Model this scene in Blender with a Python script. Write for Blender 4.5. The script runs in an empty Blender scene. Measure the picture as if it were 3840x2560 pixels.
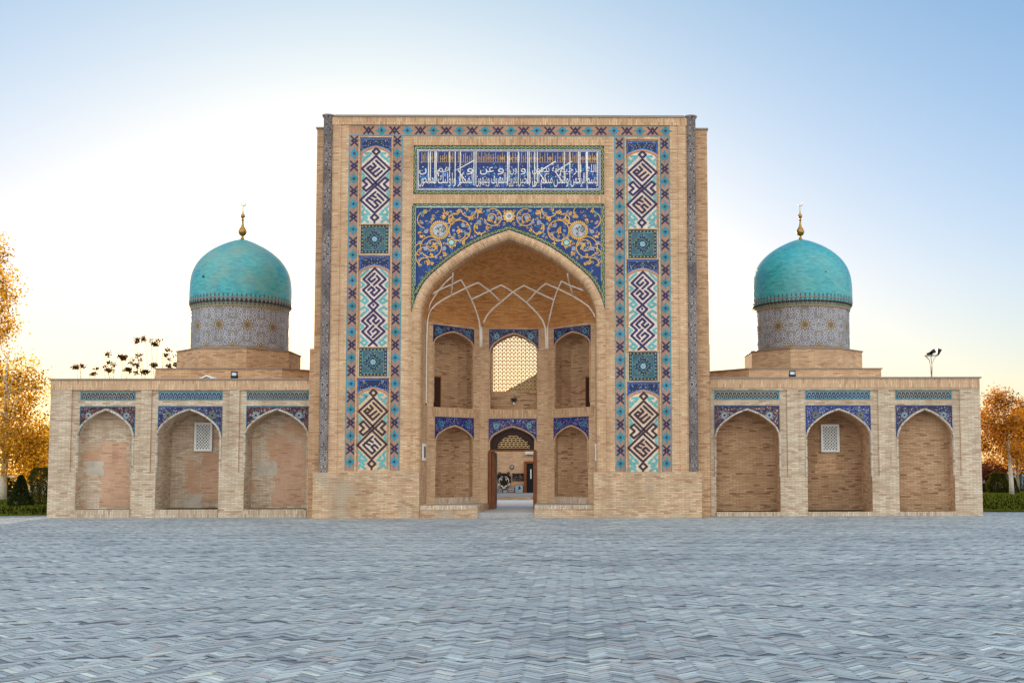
import bpy, math, random
import numpy as np
from mathutils import Vector, Matrix
from mathutils.bvhtree import BVHTree

random.seed(7)
sc = bpy.context.scene
col = sc.collection
R = math.radians

# ------------------------------------------------------------------ camera
F, PX, PY = 4100.0, 2215.0, 1486.0            # focal length and principal point in photo pixels (3840 wide)
CAM = Vector((2.35, -38.7, 1.6))
YAW, PITCH, ROLL = R(0.82), math.atan((1770 - PY) / F), 0.002
fwd = Vector((math.sin(YAW) * math.cos(PITCH), math.cos(YAW) * math.cos(PITCH), math.sin(PITCH)))
r0 = Vector((math.cos(YAW), -math.sin(YAW), 0)); u0 = r0.cross(fwd)
rt = r0 * math.cos(ROLL) - u0 * math.sin(ROLL); up = r0 * math.sin(ROLL) + u0 * math.cos(ROLL)
cd = bpy.data.cameras.new('camera'); cam = bpy.data.objects.new('camera', cd); col.objects.link(cam)
cam.matrix_world = Matrix(((rt.x, up.x, -fwd.x, CAM.x), (rt.y, up.y, -fwd.y, CAM.y), (rt.z, up.z, -fwd.z, CAM.z), (0, 0, 0, 1)))
cd.sensor_width = 36; cd.lens = F / 3840 * 36
cd.shift_x = (1920 - PX) / 3840; cd.shift_y = (PY - 1280) / 3840
cd.clip_start = 0.1; cd.clip_end = 3000
sc.camera = cam

def ray(px, py):
    return (fwd + rt * ((px - PX) / F) + up * ((PY - py) / F)).normalized()
def S(px, py, Y=0.0):
    """survey: where a photo position falls on the upright plane at depth Y -> (X, Z)"""
    d = ray(px, py); t = (Y - CAM.y) / d.y
    p = CAM + d * t
    return p.x, p.z
def SX(px, py, Y=0.0): return S(px, py, Y)[0]
def SZ(py, px=1908, Y=0.0): return S(px, py, Y)[1]
def SG(px, py, z=0.0):
    d = ray(px, py); t = (z - CAM.z) / d.z
    p = CAM + d * t
    return p.x, p.y

# ------------------------------------------------------------------ objects
def tag(o, label=None, cat=None, group=None, kind=None):
    if label: o['label'] = label
    if cat: o['category'] = cat
    if group: o['group'] = group
    if kind: o['kind'] = kind
    return o
def empty(name, loc=(0, 0, 0), rz=0.0, parent=None):
    o = bpy.data.objects.new(name, None); col.objects.link(o); o.location = loc; o.rotation_euler[2] = rz
    o.empty_display_size = 0.3
    if parent: o.parent = parent
    return o
def copy_tree(o, parent=None):
    c = o.copy(); col.objects.link(c); c.parent = parent
    for ch in [k for k in bpy.data.objects if k.parent == o]:
        copy_tree(ch, c)
    return c

def srgb(h):
    h = h.lstrip('#')
    v = [int(h[i:i + 2], 16) / 255 for i in (0, 2, 4)]
    return tuple(c / 12.92 if c <= 0.04045 else ((c + 0.055) / 1.055) ** 2.4 for c in v)

class MB:
    """collects faces; build() links them as ONE mesh object"""
    def __init__(s): s.v = []; s.f = []; s.m = []; s.uv = []; s.c = []; s.sm = []
    def face(s, pts, m=0, c=(1, 1, 1), uv=None, sm=False):
        b = len(s.v); pts = [Vector(p) for p in pts]
        s.v.extend(pts); s.f.append(tuple(range(b, b + len(pts)))); s.m.append(m); s.c.append(c); s.sm.append(sm)
        if uv is None:
            n = Vector((0, 0, 0))
            for i in range(len(pts)):
                p, q = pts[i], pts[(i + 1) % len(pts)]
                n += Vector(((p.y - q.y) * (p.z + q.z), (p.z - q.z) * (p.x + q.x), (p.x - q.x) * (p.y + q.y)))
            if n.length > 0: n.normalize()
            if abs(n.z) > 0.8: uv = [(p.x, p.y) for p in pts]
            else:
                t = Vector((-n.y, n.x, 0)).normalized()
                uv = [(p.dot(t), p.z) for p in pts]
        s.uv.append(uv)
    def box(s, x0, x1, y0, y1, z0, z1, m=0, c=(1, 1, 1), skip=''):
        if x0 > x1: x0, x1 = x1, x0
        if y0 > y1: y0, y1 = y1, y0
        if z0 > z1: z0, z1 = z1, z0
        P = lambda a, b, d: (a, b, d)
        F_ = {'f': [P(x0, y0, z0), P(x1, y0, z0), P(x1, y0, z1), P(x0, y0, z1)],
              'b': [P(x1, y1, z0), P(x0, y1, z0), P(x0, y1, z1), P(x1, y1, z1)],
              'l': [P(x0, y1, z0), P(x0, y0, z0), P(x0, y0, z1), P(x0, y1, z1)],
              'r': [P(x1, y0, z0), P(x1, y1, z0), P(x1, y1, z1), P(x1, y0, z1)],
              't': [P(x0, y0, z1), P(x1, y0, z1), P(x1, y1, z1), P(x0, y1, z1)],
              'd': [P(x0, y1, z0), P(x1, y1, z0), P(x1, y0, z0), P(x0, y0, z0)]}
        for k, q in F_.items():
            if k not in skip: s.face(q, m, c)
    def prism(s, poly, z0, z1, m=0, c=(1, 1, 1), mt=None, bottom=False):
        n = len(poly)
        for i in range(n):
            a, b = poly[i], poly[(i + 1) % n]
            s.face([(a[0], a[1], z0), (b[0], b[1], z0), (b[0], b[1], z1), (a[0], a[1], z1)], m, c)
        s.face([(p[0], p[1], z1) for p in poly], m if mt is None else mt, c)
        if bottom: s.face([(p[0], p[1], z0) for p in reversed(poly)], m, c)
    def tube(s, pts, r, n=8, m=0, c=(1, 1, 1), caps=True):
        pts = [Vector(p) for p in pts]; rs = r if isinstance(r, (list, tuple)) else [r] * len(pts)
        rings = []
        for i, p in enumerate(pts):
            d = (pts[min(i + 1, len(pts) - 1)] - pts[max(i - 1, 0)]).normalized()
            a = d.cross(Vector((0, 0, 1)) if abs(d.z) < 0.9 else Vector((1, 0, 0))).normalized(); b = d.cross(a)
            rings.append([p + (a * math.cos(2 * math.pi * k / n) + b * math.sin(2 * math.pi * k / n)) * rs[i] for k in range(n)])
        L = 0
        for i in range(len(pts) - 1):
            L2 = L + (pts[i + 1] - pts[i]).length
            for k in range(n):
                j = (k + 1) % n
                w = 2 * math.pi * max(rs[i], 1e-4) / n
                s.face([rings[i][j], rings[i][k], rings[i + 1][k], rings[i + 1][j]], m, c, [((k + 1) * w, L), (k * w, L), (k * w, L2), ((k + 1) * w, L2)], True)
            L = L2
        if caps:
            s.face(rings[0], m, c); s.face(list(reversed(rings[-1])), m, c)
    def lathe(s, prof, cx, cy, n=48, m=0, c=(1, 1, 1), smooth=True, a0=0.0, a1=2 * math.pi):
        L = 0
        for i in range(len(prof) - 1):
            (ra, za), (rb, zb) = prof[i], prof[i + 1]
            L2 = L + math.hypot(rb - ra, zb - za)
            for k in range(n):
                t0, t1 = a0 + (a1 - a0) * k / n, a0 + (a1 - a0) * (k + 1) / n
                q = [(cx + ra * math.cos(t0), cy + ra * math.sin(t0), za), (cx + ra * math.cos(t1), cy + ra * math.sin(t1), za),
                     (cx + rb * math.cos(t1), cy + rb * math.sin(t1), zb), (cx + rb * math.cos(t0), cy + rb * math.sin(t0), zb)]
                R_ = max(p[0] for p in prof)
                uv = [(t0 * R_, L), (t1 * R_, L), (t1 * R_, L2), (t0 * R_, L2)]
                if ra < 1e-5: q = [q[0], q[2], q[3]]; uv = [uv[0], uv[2], uv[3]]
                elif rb < 1e-5: q = q[:3]; uv = uv[:3]
                s.face(q, m, c, uv, smooth)
            L = L2
    def build(s, name, mats, parent=None, weld=False):
        me = bpy.data.meshes.new(name)
        if not isinstance(mats, (list, tuple)): mats = [mats]
        me.from_pydata([tuple(p) for p in s.v], [], s.f)
        for mt in mats: me.materials.append(mt)
        me.polygons.foreach_set('material_index', np.array(s.m, dtype=np.int32))
        me.polygons.foreach_set('use_smooth', np.array(s.sm, dtype=bool))
        ul = me.uv_layers.new(name='UVMap')
        ul.data.foreach_set('uv', np.array([x for f in s.uv for p in f for x in p], dtype=np.float32))
        ca = me.attributes.new('col', 'FLOAT_COLOR', 'FACE')
        ca.data.foreach_set('color', np.array([x for c in s.c for x in (c[0], c[1], c[2], 1.0)], dtype=np.float32))
        if weld or any(s.sm):
            import bmesh
            bm = bmesh.new(); bm.from_mesh(me); bmesh.ops.remove_doubles(bm, verts=bm.verts, dist=1e-5); bm.to_mesh(me); bm.free()
        me.update()
        o = bpy.data.objects.new(name, me); col.objects.link(o)
        if parent: o.parent = parent
        return o

# ------------------------------------------------------------------ materials
class NT:
    def __init__(s, name):
        s.mat = bpy.data.materials.new(name); s.mat.use_nodes = True
        s.t = s.mat.node_tree; s.b = s.t.nodes['Principled BSDF']; s.out = s.t.nodes['Material Output']
    def n(s, typ, ins=None, **kw):
        x = s.t.nodes.new(typ)
        for k, v in kw.items(): setattr(x, k, v)
        for k, v in (ins or {}).items(): s.set(x.inputs[k], v)
        return x
    def set(s, sock, v):
        if isinstance(v, bpy.types.NodeSocket): s.t.links.new(v, sock)
        elif isinstance(v, bpy.types.Node): s.t.links.new(v.outputs[0], sock)
        else:
            if hasattr(sock.default_value, '__len__') and hasattr(v, '__len__') and len(sock.default_value) == 4 and len(v) == 3: v = (*v, 1)
            sock.default_value = v
    def math(s, op, a, b=0.0, c=0.0, clamp=False):
        x = s.t.nodes.new('ShaderNodeMath'); x.operation = op; x.use_clamp = clamp
        s.set(x.inputs[0], a); s.set(x.inputs[1], b)
        if op in ('MULTIPLY_ADD', 'SMOOTH_MIN'): s.set(x.inputs[2], c)
        return x.outputs[0]
    def mix(s, f, a, b, bt='MIX'):
        x = s.t.nodes.new('ShaderNodeMix'); x.data_type = 'RGBA'; x.blend_type = bt; x.clamp_result = False
        s.set(x.inputs[0], f); s.set(x.inputs[6], a); s.set(x.inputs[7], b)
        return x.outputs[2]
    def ramp(s, f, stops, interp='LINEAR'):
        x = s.t.nodes.new('ShaderNodeValToRGB'); s.set(x.inputs[0], f); cr = x.color_ramp; cr.interpolation = interp
        while len(cr.elements) < len(stops): cr.elements.new(0.5)
        for e, (p, c) in zip(cr.elements, stops):
            e.position = p; e.color = (*c, 1) if len(c) == 3 else c
        return x.outputs[0]
    def noise(s, scale, vec=None, detail=3, rough=0.55, dist=0.0):
        x = s.n('ShaderNodeTexNoise', {'Scale': scale, 'Detail': detail, 'Roughness': rough, 'Distortion': dist})
        if vec is not None: s.set(x.inputs['Vector'], vec)
        return x.outputs[0]
    def obj(s): return s.n('ShaderNodeTexCoord').outputs['Object']
    def uvn(s): return s.n('ShaderNodeUVMap', uv_map='UVMap').outputs[0]
    def mapping(s, v, sc_=(1, 1, 1), rot=(0, 0, 0), loc=(0, 0, 0)):
        return s.n('ShaderNodeMapping', {'Vector': v, 'Scale': sc_, 'Rotation': rot, 'Location': loc}).outputs[0]
    def bump(s, h, strength=0.3, dist=0.02):
        x = s.n('ShaderNodeBump', {'Height': h, 'Strength': strength, 'Distance': dist})
        s.set(s.b.inputs['Normal'], x.outputs[0])
    def done(s, base=None, rough=None, metal=None, spec=None):
        if base is not None: s.set(s.b.inputs['Base Color'], base)
        if rough is not None: s.set(s.b.inputs['Roughness'], rough)
        if metal is not None: s.set(s.b.inputs['Metallic'], metal)
        if spec is not None: s.set(s.b.inputs['Specular IOR Level'], spec)
        return s.mat

def brick_mat(name, stops, mortar, rot=False, bw=0.255, bh=0.061, mort=0.009, stain=0.5, tint=(1, 1, 1), blotch=None, seed=0.0):
    """stops: colour ramp over the per-brick random value; stain: strength of the large weather blotches"""
    n = NT(name); uv = n.uvn()
    uv = n.mapping(uv, loc=(seed, seed * 0.37, 0), rot=(0, 0, R(90) if rot else 0))
    br = n.n('ShaderNodeTexBrick', {'Vector': uv, 'Color1': (0, 0, 0, 1), 'Color2': (1, 1, 1, 1), 'Mortar': (0.5, 0.5, 0.5, 1), 'Scale': 1.0,
                                    'Mortar Size': mort, 'Mortar Smooth': 0.3, 'Bias': 0.0, 'Brick Width': bw, 'Row Height': bh})
    br.offset = 0.5; br.offset_frequency = 2; br.squash = 1.0
    c = n.ramp(br.outputs[0], stops)
    fine = n.noise(14.0, n.mapping(uv, (1, 2, 1)), 4)
    c = n.mix(1.0, c, n.ramp(fine, [(0.2, (0.85,) * 3), (0.8, (1.12,) * 3)]), 'MULTIPLY')
    ob = n.obj()
    big = n.noise(0.55, n.mapping(ob, loc=(seed, 3 + seed, seed)), 5, 0.6, 0.4)
    c = n.mix(stain, c, n.mix(1.0, c, n.ramp(big, [(0.3, (0.7, 0.62, 0.55)), (0.5, (1, 1, 1)), (0.72, (1.22, 1.2, 1.16))]), 'MULTIPLY'))
    run = n.noise(2.2, n.mapping(ob, (1.0, 1.0, 0.16), loc=(seed * 2, 0, 0)), 4)
    c = n.mix(stain * 0.8, c, n.mix(1.0, c, n.ramp(run, [(0.36, (0.72, 0.68, 0.62)), (0.56, (1.06, 1.06, 1.06))]), 'MULTIPLY'))
    if blotch:
        b1 = n.noise(0.8, n.mapping(ob, loc=(11 + seed, 5, 2)), 4, 0.6, 0.3)
        c = n.mix(n.ramp(b1, [(0.52, (0, 0, 0)), (0.64, (0.75,) * 3)]), c, blotch)
    c = n.mix(n.math('MULTIPLY', br.outputs[1], 0.8), c, mortar)
    c = n.mix(1.0, c, tint, 'MULTIPLY')
    h = n.math('ADD', n.math('MULTIPLY', br.outputs[1], -0.7), n.math('MULTIPLY', fine, 0.5))
    n.bump(h, 0.55, 0.012)
    return n.done(c, 0.9, spec=0.2)

def plain(name, c, rough=0.6, metal=0.0, var=0.15, scale=6.0, spec=0.3, bump=0.0):
    n = NT(name); nz = n.noise(scale, n.obj(), 5, 0.6)
    cc = n.mix(1.0, c, n.ramp(nz, [(0.25, (1 - var,) * 3), (0.75, (1 + var,) * 3)]), 'MULTIPLY')
    if bump: n.bump(nz, bump, 0.02)
    return n.done(cc, rough, metal, spec)
BR = dict(
    main=[(0.0, srgb('b28569')), (0.12, srgb('c49c7b')), (0.5, srgb('cda683')), (0.85, srgb('d3af8a')), (1.0, srgb('dabc98'))],
    warm=[(0.0, srgb('a67a60')), (0.2, srgb('bf9472')), (0.6, srgb('c8a27e')), (1.0, srgb('d2ae8a'))],
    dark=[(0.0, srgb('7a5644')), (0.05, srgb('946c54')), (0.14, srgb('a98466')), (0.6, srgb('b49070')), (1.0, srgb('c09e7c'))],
    pale=[(0.0, srgb('aa8872')), (0.1, srgb('bba08a')), (0.5, srgb('c6b098')), (1.0, srgb('d4c4ae'))])
M = {}
M['brick'] = brick_mat('brick_buff', BR['main'], srgb('a58b6e'), stain=0.5)
M['brick_wing'] = brick_mat('brick_wing', BR['pale'], srgb('a08a70'), stain=0.6, seed=3.3)
M['brick_warm'] = brick_mat('brick_warm', BR['warm'], srgb('a07c58'), stain=0.5, seed=7.7)
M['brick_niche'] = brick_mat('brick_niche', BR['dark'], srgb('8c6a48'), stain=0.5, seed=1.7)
M['brick_patch'] = brick_mat('brick_patched', BR['pale'], srgb('a08a70'), stain=0.7, blotch=srgb('c08a68'), seed=5.1)
M['brick_plinth'] = brick_mat('brick_plinth', [(0.0, srgb('a67c62')), (0.12, srgb('ba9678')), (0.5, srgb('c4a283')), (1.0, srgb('d2b698'))], srgb('9c8468'), stain=0.8, seed=9.2, blotch=srgb('b0a08a'))
M['soldier'] = brick_mat('brick_soldier', [(0.0, srgb('ae8266')), (0.2, srgb('c49a78')), (0.6, srgb('cca682')), (1.0, srgb('d6b592'))], srgb('a3825f'), rot=True, stain=0.35, seed=2.2)
M['soldier_wing'] = brick_mat('brick_soldier_wing', BR['main'], srgb('a88e74'), rot=True, stain=0.4, seed=6.6)
M['soldier_pale'] = brick_mat('brick_soldier_pale', BR['pale'], srgb('94806a'), rot=True, stain=0.6, seed=4.2)
M['rope'] = brick_mat('brick_rope_edge', [(0.0, srgb('a8927c')), (0.3, srgb('d2c4b0')), (1.0, srgb('e0d6c6'))], srgb('8c8478'), rot=True, stain=0.2, bh=0.09, bw=0.4)
M['patch'] = brick_mat('brick_repair', [(0.0, srgb('ac7c64')), (0.2, srgb('c1967a')), (1.0, srgb('c9a286'))], srgb('b29278'), stain=0.5, seed=8.8)
M['cement'] = plain('cement_patch', srgb('b3a492'), 0.95, var=0.22, scale=3, bump=0.3)
M['vault'] = brick_mat('brick_vault', [(0.0, srgb('ac7042')), (0.4, srgb('c88a50')), (1.0, srgb('d29e66'))], srgb('aa764a'), stain=0.5, bw=0.25, bh=0.06, seed=6.0)

M['stucco'] = plain('white_stucco', srgb('f2e8da'), 0.85, var=0.1, scale=3)
M['coping'] = plain('grey_metal_coping', srgb('8c8078'), 0.55, 0.2, 0.15, 4)
M['wood'] = plain('brown_wood', srgb('7c4420'), 0.5, var=0.35, scale=5)
M['wood_dark'] = plain('dark_wood', srgb('33190c'), 0.55, var=0.3, scale=5)
M['black'] = plain('black_metal', srgb('17171a'), 0.5, 0.2, 0.15)
M['glass'] = plain('lamp_glass', srgb('b9c8d6'), 0.08, 0.0, 0.03, spec=0.8)
M['gold'] = plain('gilded_metal', (0.36, 0.19, 0.05), 0.33, 1.0, 0.15, 5)
M['white'] = plain('white_paint', srgb('e4e2dd'), 0.6, var=0.06)
M['gallery'] = plain('bulb_white', srgb('eeeeea'), 0.3, var=0.02)
M['steel'] = plain('pole_steel', srgb('8f7a66'), 0.5, 0.4, 0.1)

def tile_mat():
    n = NT('glazed_tile')
    a = n.n('ShaderNodeAttribute', attribute_name='col').outputs[0]
    ob = n.obj()
    c = n.mix(1.0, a, n.ramp(n.noise(14, ob, 4), [(0.25, (0.72,) * 3), (0.75, (1.25,) * 3)]), 'MULTIPLY')
    c = n.mix(1.0, c, n.ramp(n.noise(1.3, ob, 4), [(0.3, (0.82, 0.8, 0.8)), (0.7, (1.12,) * 3)]), 'MULTIPLY')
    n.bump(n.noise(30, ob, 3), 0.15, 0.01)
    return n.done(c, 0.42, spec=0.3)
M['tile'] = tile_mat()
def paver_mat():
    n = NT('paving_brick')
    a = n.n('ShaderNodeAttribute', attribute_name='col').outputs[0]
    ob = n.obj()
    c = n.mix(1.0, a, n.ramp(n.noise(22, ob, 5, 0.65), [(0.2, (0.7,) * 3), (0.8, (1.25,) * 3)]), 'MULTIPLY')
    c = n.mix(1.0, c, n.ramp(n.noise(0.35, ob, 6, 0.65, 0.5), [(0.3, (0.72, 0.73, 0.76)), (0.5, (1, 1, 1)), (0.7, (1.16, 1.15, 1.12))]), 'MULTIPLY')
    n.bump(n.noise(40, ob, 4), 0.35, 0.01)
    return n.done(c, n.math('ADD', n.math('MULTIPLY', n.noise(3, ob, 3), 0.3), 0.42), spec=0.35)
M['paver'] = paver_mat()

def dome_mat(name, mottle):
    """turquoise glazed brick, individual tiles differ; mottle mixes in grey-green noise patches"""
    n = NT(name); uv = n.uvn(); ob = n.obj()
    br = n.n('ShaderNodeTexBrick', {'Vector': uv, 'Color1': (0, 0, 0, 1), 'Color2': (1, 1, 1, 1), 'Mortar': (0.4, 0.4, 0.4, 1), 'Scale': 1.0,
                                    'Mortar Size': 0.006, 'Mortar Smooth': 0.3, 'Bias': 0.0, 'Brick Width': 0.2, 'Row Height': 0.075})
    c = n.ramp(br.outputs[0], [(0.0, srgb('258a92')), (0.3, srgb('2c97a0')), (0.7, srgb('339fa7')), (1.0, srgb('42a9aa'))])
    c = n.mix(1.0, c, n.ramp(n.noise(1.1, ob, 5, 0.62, 0.8), [(0.33, (0.8, 0.9, 0.98)), (0.5, (1, 1, 1)), (0.7, (1.1, 1.06, 0.97))]), 'MULTIPLY')
    w = n.ramp(n.noise(0.55, n.mapping(ob, loc=(4.2, 1, 0)), 4, 0.6), [(0.45, (0, 0, 0)), (0.7, (mottle,) * 3)])
    c = n.mix(w, c, srgb('8a9c84'))
    c = n.mix(n.math('MULTIPLY', br.outputs[1], 0.55), c, srgb('4e6a66'))
    n.bump(n.math('MULTIPLY', br.outputs[1], -1.0), 0.4, 0.01)
    return n.done(c, 0.3, spec=0.45)
M['dome_mottled'] = dome_mat('turquoise_dome_mottled', 0.75)
M['dome'] = dome_mat('turquoise_dome', 0.25)

def leaf_mat(name, ca, cb, trans=0.5):
    n = NT(name)
    a = n.n('ShaderNodeAttribute', attribute_name='col').outputs[0]
    sep = n.n('ShaderNodeSeparateColor', {'Color': a}).outputs[0]
    c = n.mix(sep, ca, cb)
    n.done(c, 0.7, spec=0.2 if name != 'grass_blade' else 0.0)
    tr = n.n('ShaderNodeBsdfTranslucent', {'Color': n.mix(1.0, c, (1.5, 1.35, 0.9), 'MULTIPLY')})
    mx = n.n('ShaderNodeMixShader', {0: trans, 1: n.b.outputs[0], 2: tr.outputs[0]})
    n.t.links.new(mx.outputs[0], n.out.inputs[0])
    return n.mat
M['leaf_gold'] = leaf_mat('autumn_leaf', srgb('5e4210'), srgb('e6b83a'), 0.6)
M['leaf_orange'] = leaf_mat('orange_leaf', srgb('5c380e'), srgb('dc9a30'), 0.55)
M['leaf_dark'] = leaf_mat('conifer_leaf', srgb('1e2810'), srgb('3a4418'), 0.15)
M['leaf_green'] = leaf_mat('shrub_leaf', srgb('2a300e'), srgb('5c5a1c'), 0.35)
M['leaf_red'] = leaf_mat('red_leaf', srgb('52281a'), srgb('8c4e30'), 0.4)
M['grass'] = leaf_mat('grass_blade', srgb('141c06'), srgb('30370b'), 0.25)
M['bark'] = plain('grey_bark', srgb('8d7c66'), 0.9, var=0.35, scale=8, bump=0.5)
M['bark_white'] = plain('whitewashed_bark', srgb('cfc3b0'), 0.9, var=0.3, scale=7, bump=0.5)
M['bark_dark'] = plain('dark_bark', srgb('4a3a2a'), 0.9, var=0.3, scale=8, bump=0.5)
M['earth'] = plain('lawn_earth', srgb('4a4c18'), 1.0, var=0.3, scale=3, spec=0.0)
M['ground'] = plain('pale_ground', srgb('8f8a82'), 0.9, var=0.15, scale=1.5)
M['joint'] = plain('dark_joint', srgb('6c6f75'), 0.95, var=0.2, scale=2)

# ------------------------------------------------------------------ ornament painter
COB, NAVY, PUR, TUR, TUR2 = srgb('183c7c'), srgb('18244e'), srgb('2b1c4c'), srgb('328b98'), srgb('5ea6a4')
WHT, CRE, GLD, GRN, GRY = srgb('d9d3cc'), srgb('d8c3ae'), srgb('d2a04c'), srgb('2f5a4e'), srgb('a9adb8')
BRK, DPUR, OLV, TEA, BRN = srgb('b98763'), srgb('38202c'), srgb('9c9448'), srgb('2c7f95'), srgb('70442c')
BLK = srgb('161214')

class Tile(MB):
    """draws flat ornament on a wall frame: origin O, horizontal direction e, outward normal n"""
    def __init__(s, O=(0, 0, 0), e=(1, 0, 0), n=(0, -1, 0), base=0.004, step=0.0025, fn=None):
        super().__init__(); s.O = Vector(O); s.e = Vector(e); s.n = Vector(n); s.base = base; s.step = step; s.fn = fn; s.k = 0
    def P(s, u, v, l):
        h = s.base + l * s.step
        if s.fn: return s.fn(u, v, h)
        return s.O + s.e * u + Vector((0, 0, v)) + s.n * h
    def poly(s, pts, c, l=0):
        a = sum(pts[i][0] * pts[(i + 1) % len(pts)][1] - pts[(i + 1) % len(pts)][0] * pts[i][1] for i in range(len(pts)))
        if a < 0: pts = pts[::-1]
        s.k += 1; l += (s.k % 20) * 1e-4 / s.step             # no two overlapping pieces on one plane
        s.face([s.P(u, v, l) for u, v in pts], 0, c)
    def rect(s, u0, v0, u1, v1, c, l=0): s.poly([(u0, v0), (u1, v0), (u1, v1), (u0, v1)], c, l)
    def frame(s, u0, v0, u1, v1, w, c, l=0):
        s.rect(u0, v0, u1, v0 + w, c, l); s.rect(u0, v1 - w, u1, v1, c, l)
        s.rect(u0, v0 + w, u0 + w, v1 - w, c, l); s.rect(u1 - w, v0 + w, u1, v1 - w, c, l)
    def disc(s, u, v, r, c, l=0, n=10, a=0.0, ry=None):
        ry = r if ry is None else ry
        s.poly([(u + r * math.cos(a + 2 * math.pi * k / n), v + ry * math.sin(a + 2 * math.pi * k / n)) for k in range(n)], c, l)
    def diamond(s, u, v, r, c, l=0, ry=None): s.disc(u, v, r, c, l, 4, 0, ry)
    def star(s, u, v, r0, r1, n, c, l=0, a=0.0):
        s.poly([(u + (r0 if k % 2 == 0 else r1) * math.cos(a + math.pi * k / n), v + (r0 if k % 2 == 0 else r1) * math.sin(a + math.pi * k / n)) for k in range(2 * n)], c, l)
    def stroke(s, pts, w, c, l=0, taper=False):
        n = len(pts); L = []; Rr = []
        for i in range(n):
            a = pts[max(i - 1, 0)]; b = pts[min(i + 1, n - 1)]
            dx, dy = b[0] - a[0], b[1] - a[1]; d = math.hypot(dx, dy) or 1
            k = 1.0
            if 0 < i < n - 1:
                d1 = (pts[i][0] - a[0], pts[i][1] - a[1]); m1 = math.hypot(*d1) or 1
                k = 1 / max(0.45, abs(dx / d * d1[0] / m1 + dy / d * d1[1] / m1))
            ww = w / 2 * k * ((1 - 0.85 * i / (n - 1)) if taper else 1)
            L.append((pts[i][0] - dy / d * ww, pts[i][1] + dx / d * ww)); Rr.append((pts[i][0] + dy / d * ww, pts[i][1] - dx / d * ww))
        for i in range(n - 1): s.poly([L[i], Rr[i], Rr[i + 1], L[i + 1]], c, l)
    def arc(s, u, v, r, a0, a1, w, c, l=0, r2=None, n=None, taper=False):
        n = n or max(4, int(abs(a1 - a0) / 15)); r2 = r if r2 is None else r2
        s.stroke([(u + (r + (r2 - r) * k / n) * math.cos(R(a0 + (a1 - a0) * k / n)), v + (r + (r2 - r) * k / n) * math.sin(R(a0 + (a1 - a0) * k / n))) for k in range(n + 1)], w, c, l, taper)
    def flower(s, u, v, r, c, l=0, cc=COB, n=7):
        for k in range(n):
            a = 2 * math.pi * k / n
            s.disc(u + r * 0.62 * math.cos(a), v + r * 0.62 * math.sin(a), r * 0.34, c, l, 6, a)
        s.disc(u, v, r * 0.3, c, l, 6)
    def blocks(s, pts, w, c, l=0, k=0.62):
        """a line laid in small square bricks (stepped edge)"""
        for i in range(len(pts) - 1):
            (a, b), (p, q) = pts[i], pts[i + 1]
            n = max(1, int(round(math.hypot(p - a, q - b) / (w * k))))
            for j in range(n + 1):
                t = j / n; x, y = a + (p - a) * t, b + (q - b) * t
                s.rect(x - w / 2, y - w / 2, x + w / 2, y + w / 2, c, l + (j % 2) * 0.3)
    def pix(s, rows, u, v, du, dv, cmap, l=0):
        """rows of characters, centred on (u, v)"""
        H = len(rows)
        for j, row in enumerate(rows):
            k = 0; W_ = len(row)
            while k < W_:
                ch = row[k]
                if ch in cmap:
                    e = k
                    while e + 1 < W_ and row[e + 1] == ch: e += 1
                    s.rect(u + (k - W_ / 2) * du, v + (H / 2 - j - 1) * dv, u + (e + 1 - W_ / 2) * du, v + (H / 2 - j) * dv, cmap[ch], l)
                    k = e + 1
                else: k += 1

ARCH = [(1, 0), (0.986, 0.073), (0.94, 0.232), (0.855, 0.40), (0.71, 0.559), (0.504, 0.74), (0.296, 0.873), (0, 1)]
def cat(pts, k=3):
    out = []
    for i in range(len(pts) - 1):
        p0 = pts[max(i - 1, 0)]; p1 = pts[i]; p2 = pts[i + 1]; p3 = pts[min(i + 2, len(pts) - 1)]
        for j in range(k):
            t = j / k
            out.append(tuple(0.5 * (2 * p1[d] + (p2[d] - p0[d]) * t + (2 * p0[d] - 5 * p1[d] + 4 * p2[d] - p3[d]) * t * t + (3 * p1[d] - p0[d] - 3 * p2[d] + p3[d]) * t ** 3) for d in (0, 1)))
    out.append(pts[-1]); return out
ARCHS = cat(ARCH, 2)
def arch_pts(u0, u1, zs, za):
    """pointed arch from the left springing over the apex to the right springing"""
    c, a, h = (u0 + u1) / 2, (u1 - u0) / 2, za - zs
    left = [(c - a * x, zs + h * y) for x, y in ARCHS]
    return left + [(c + a * x, zs + h * y) for x, y in reversed(ARCHS[:-1])]

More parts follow.
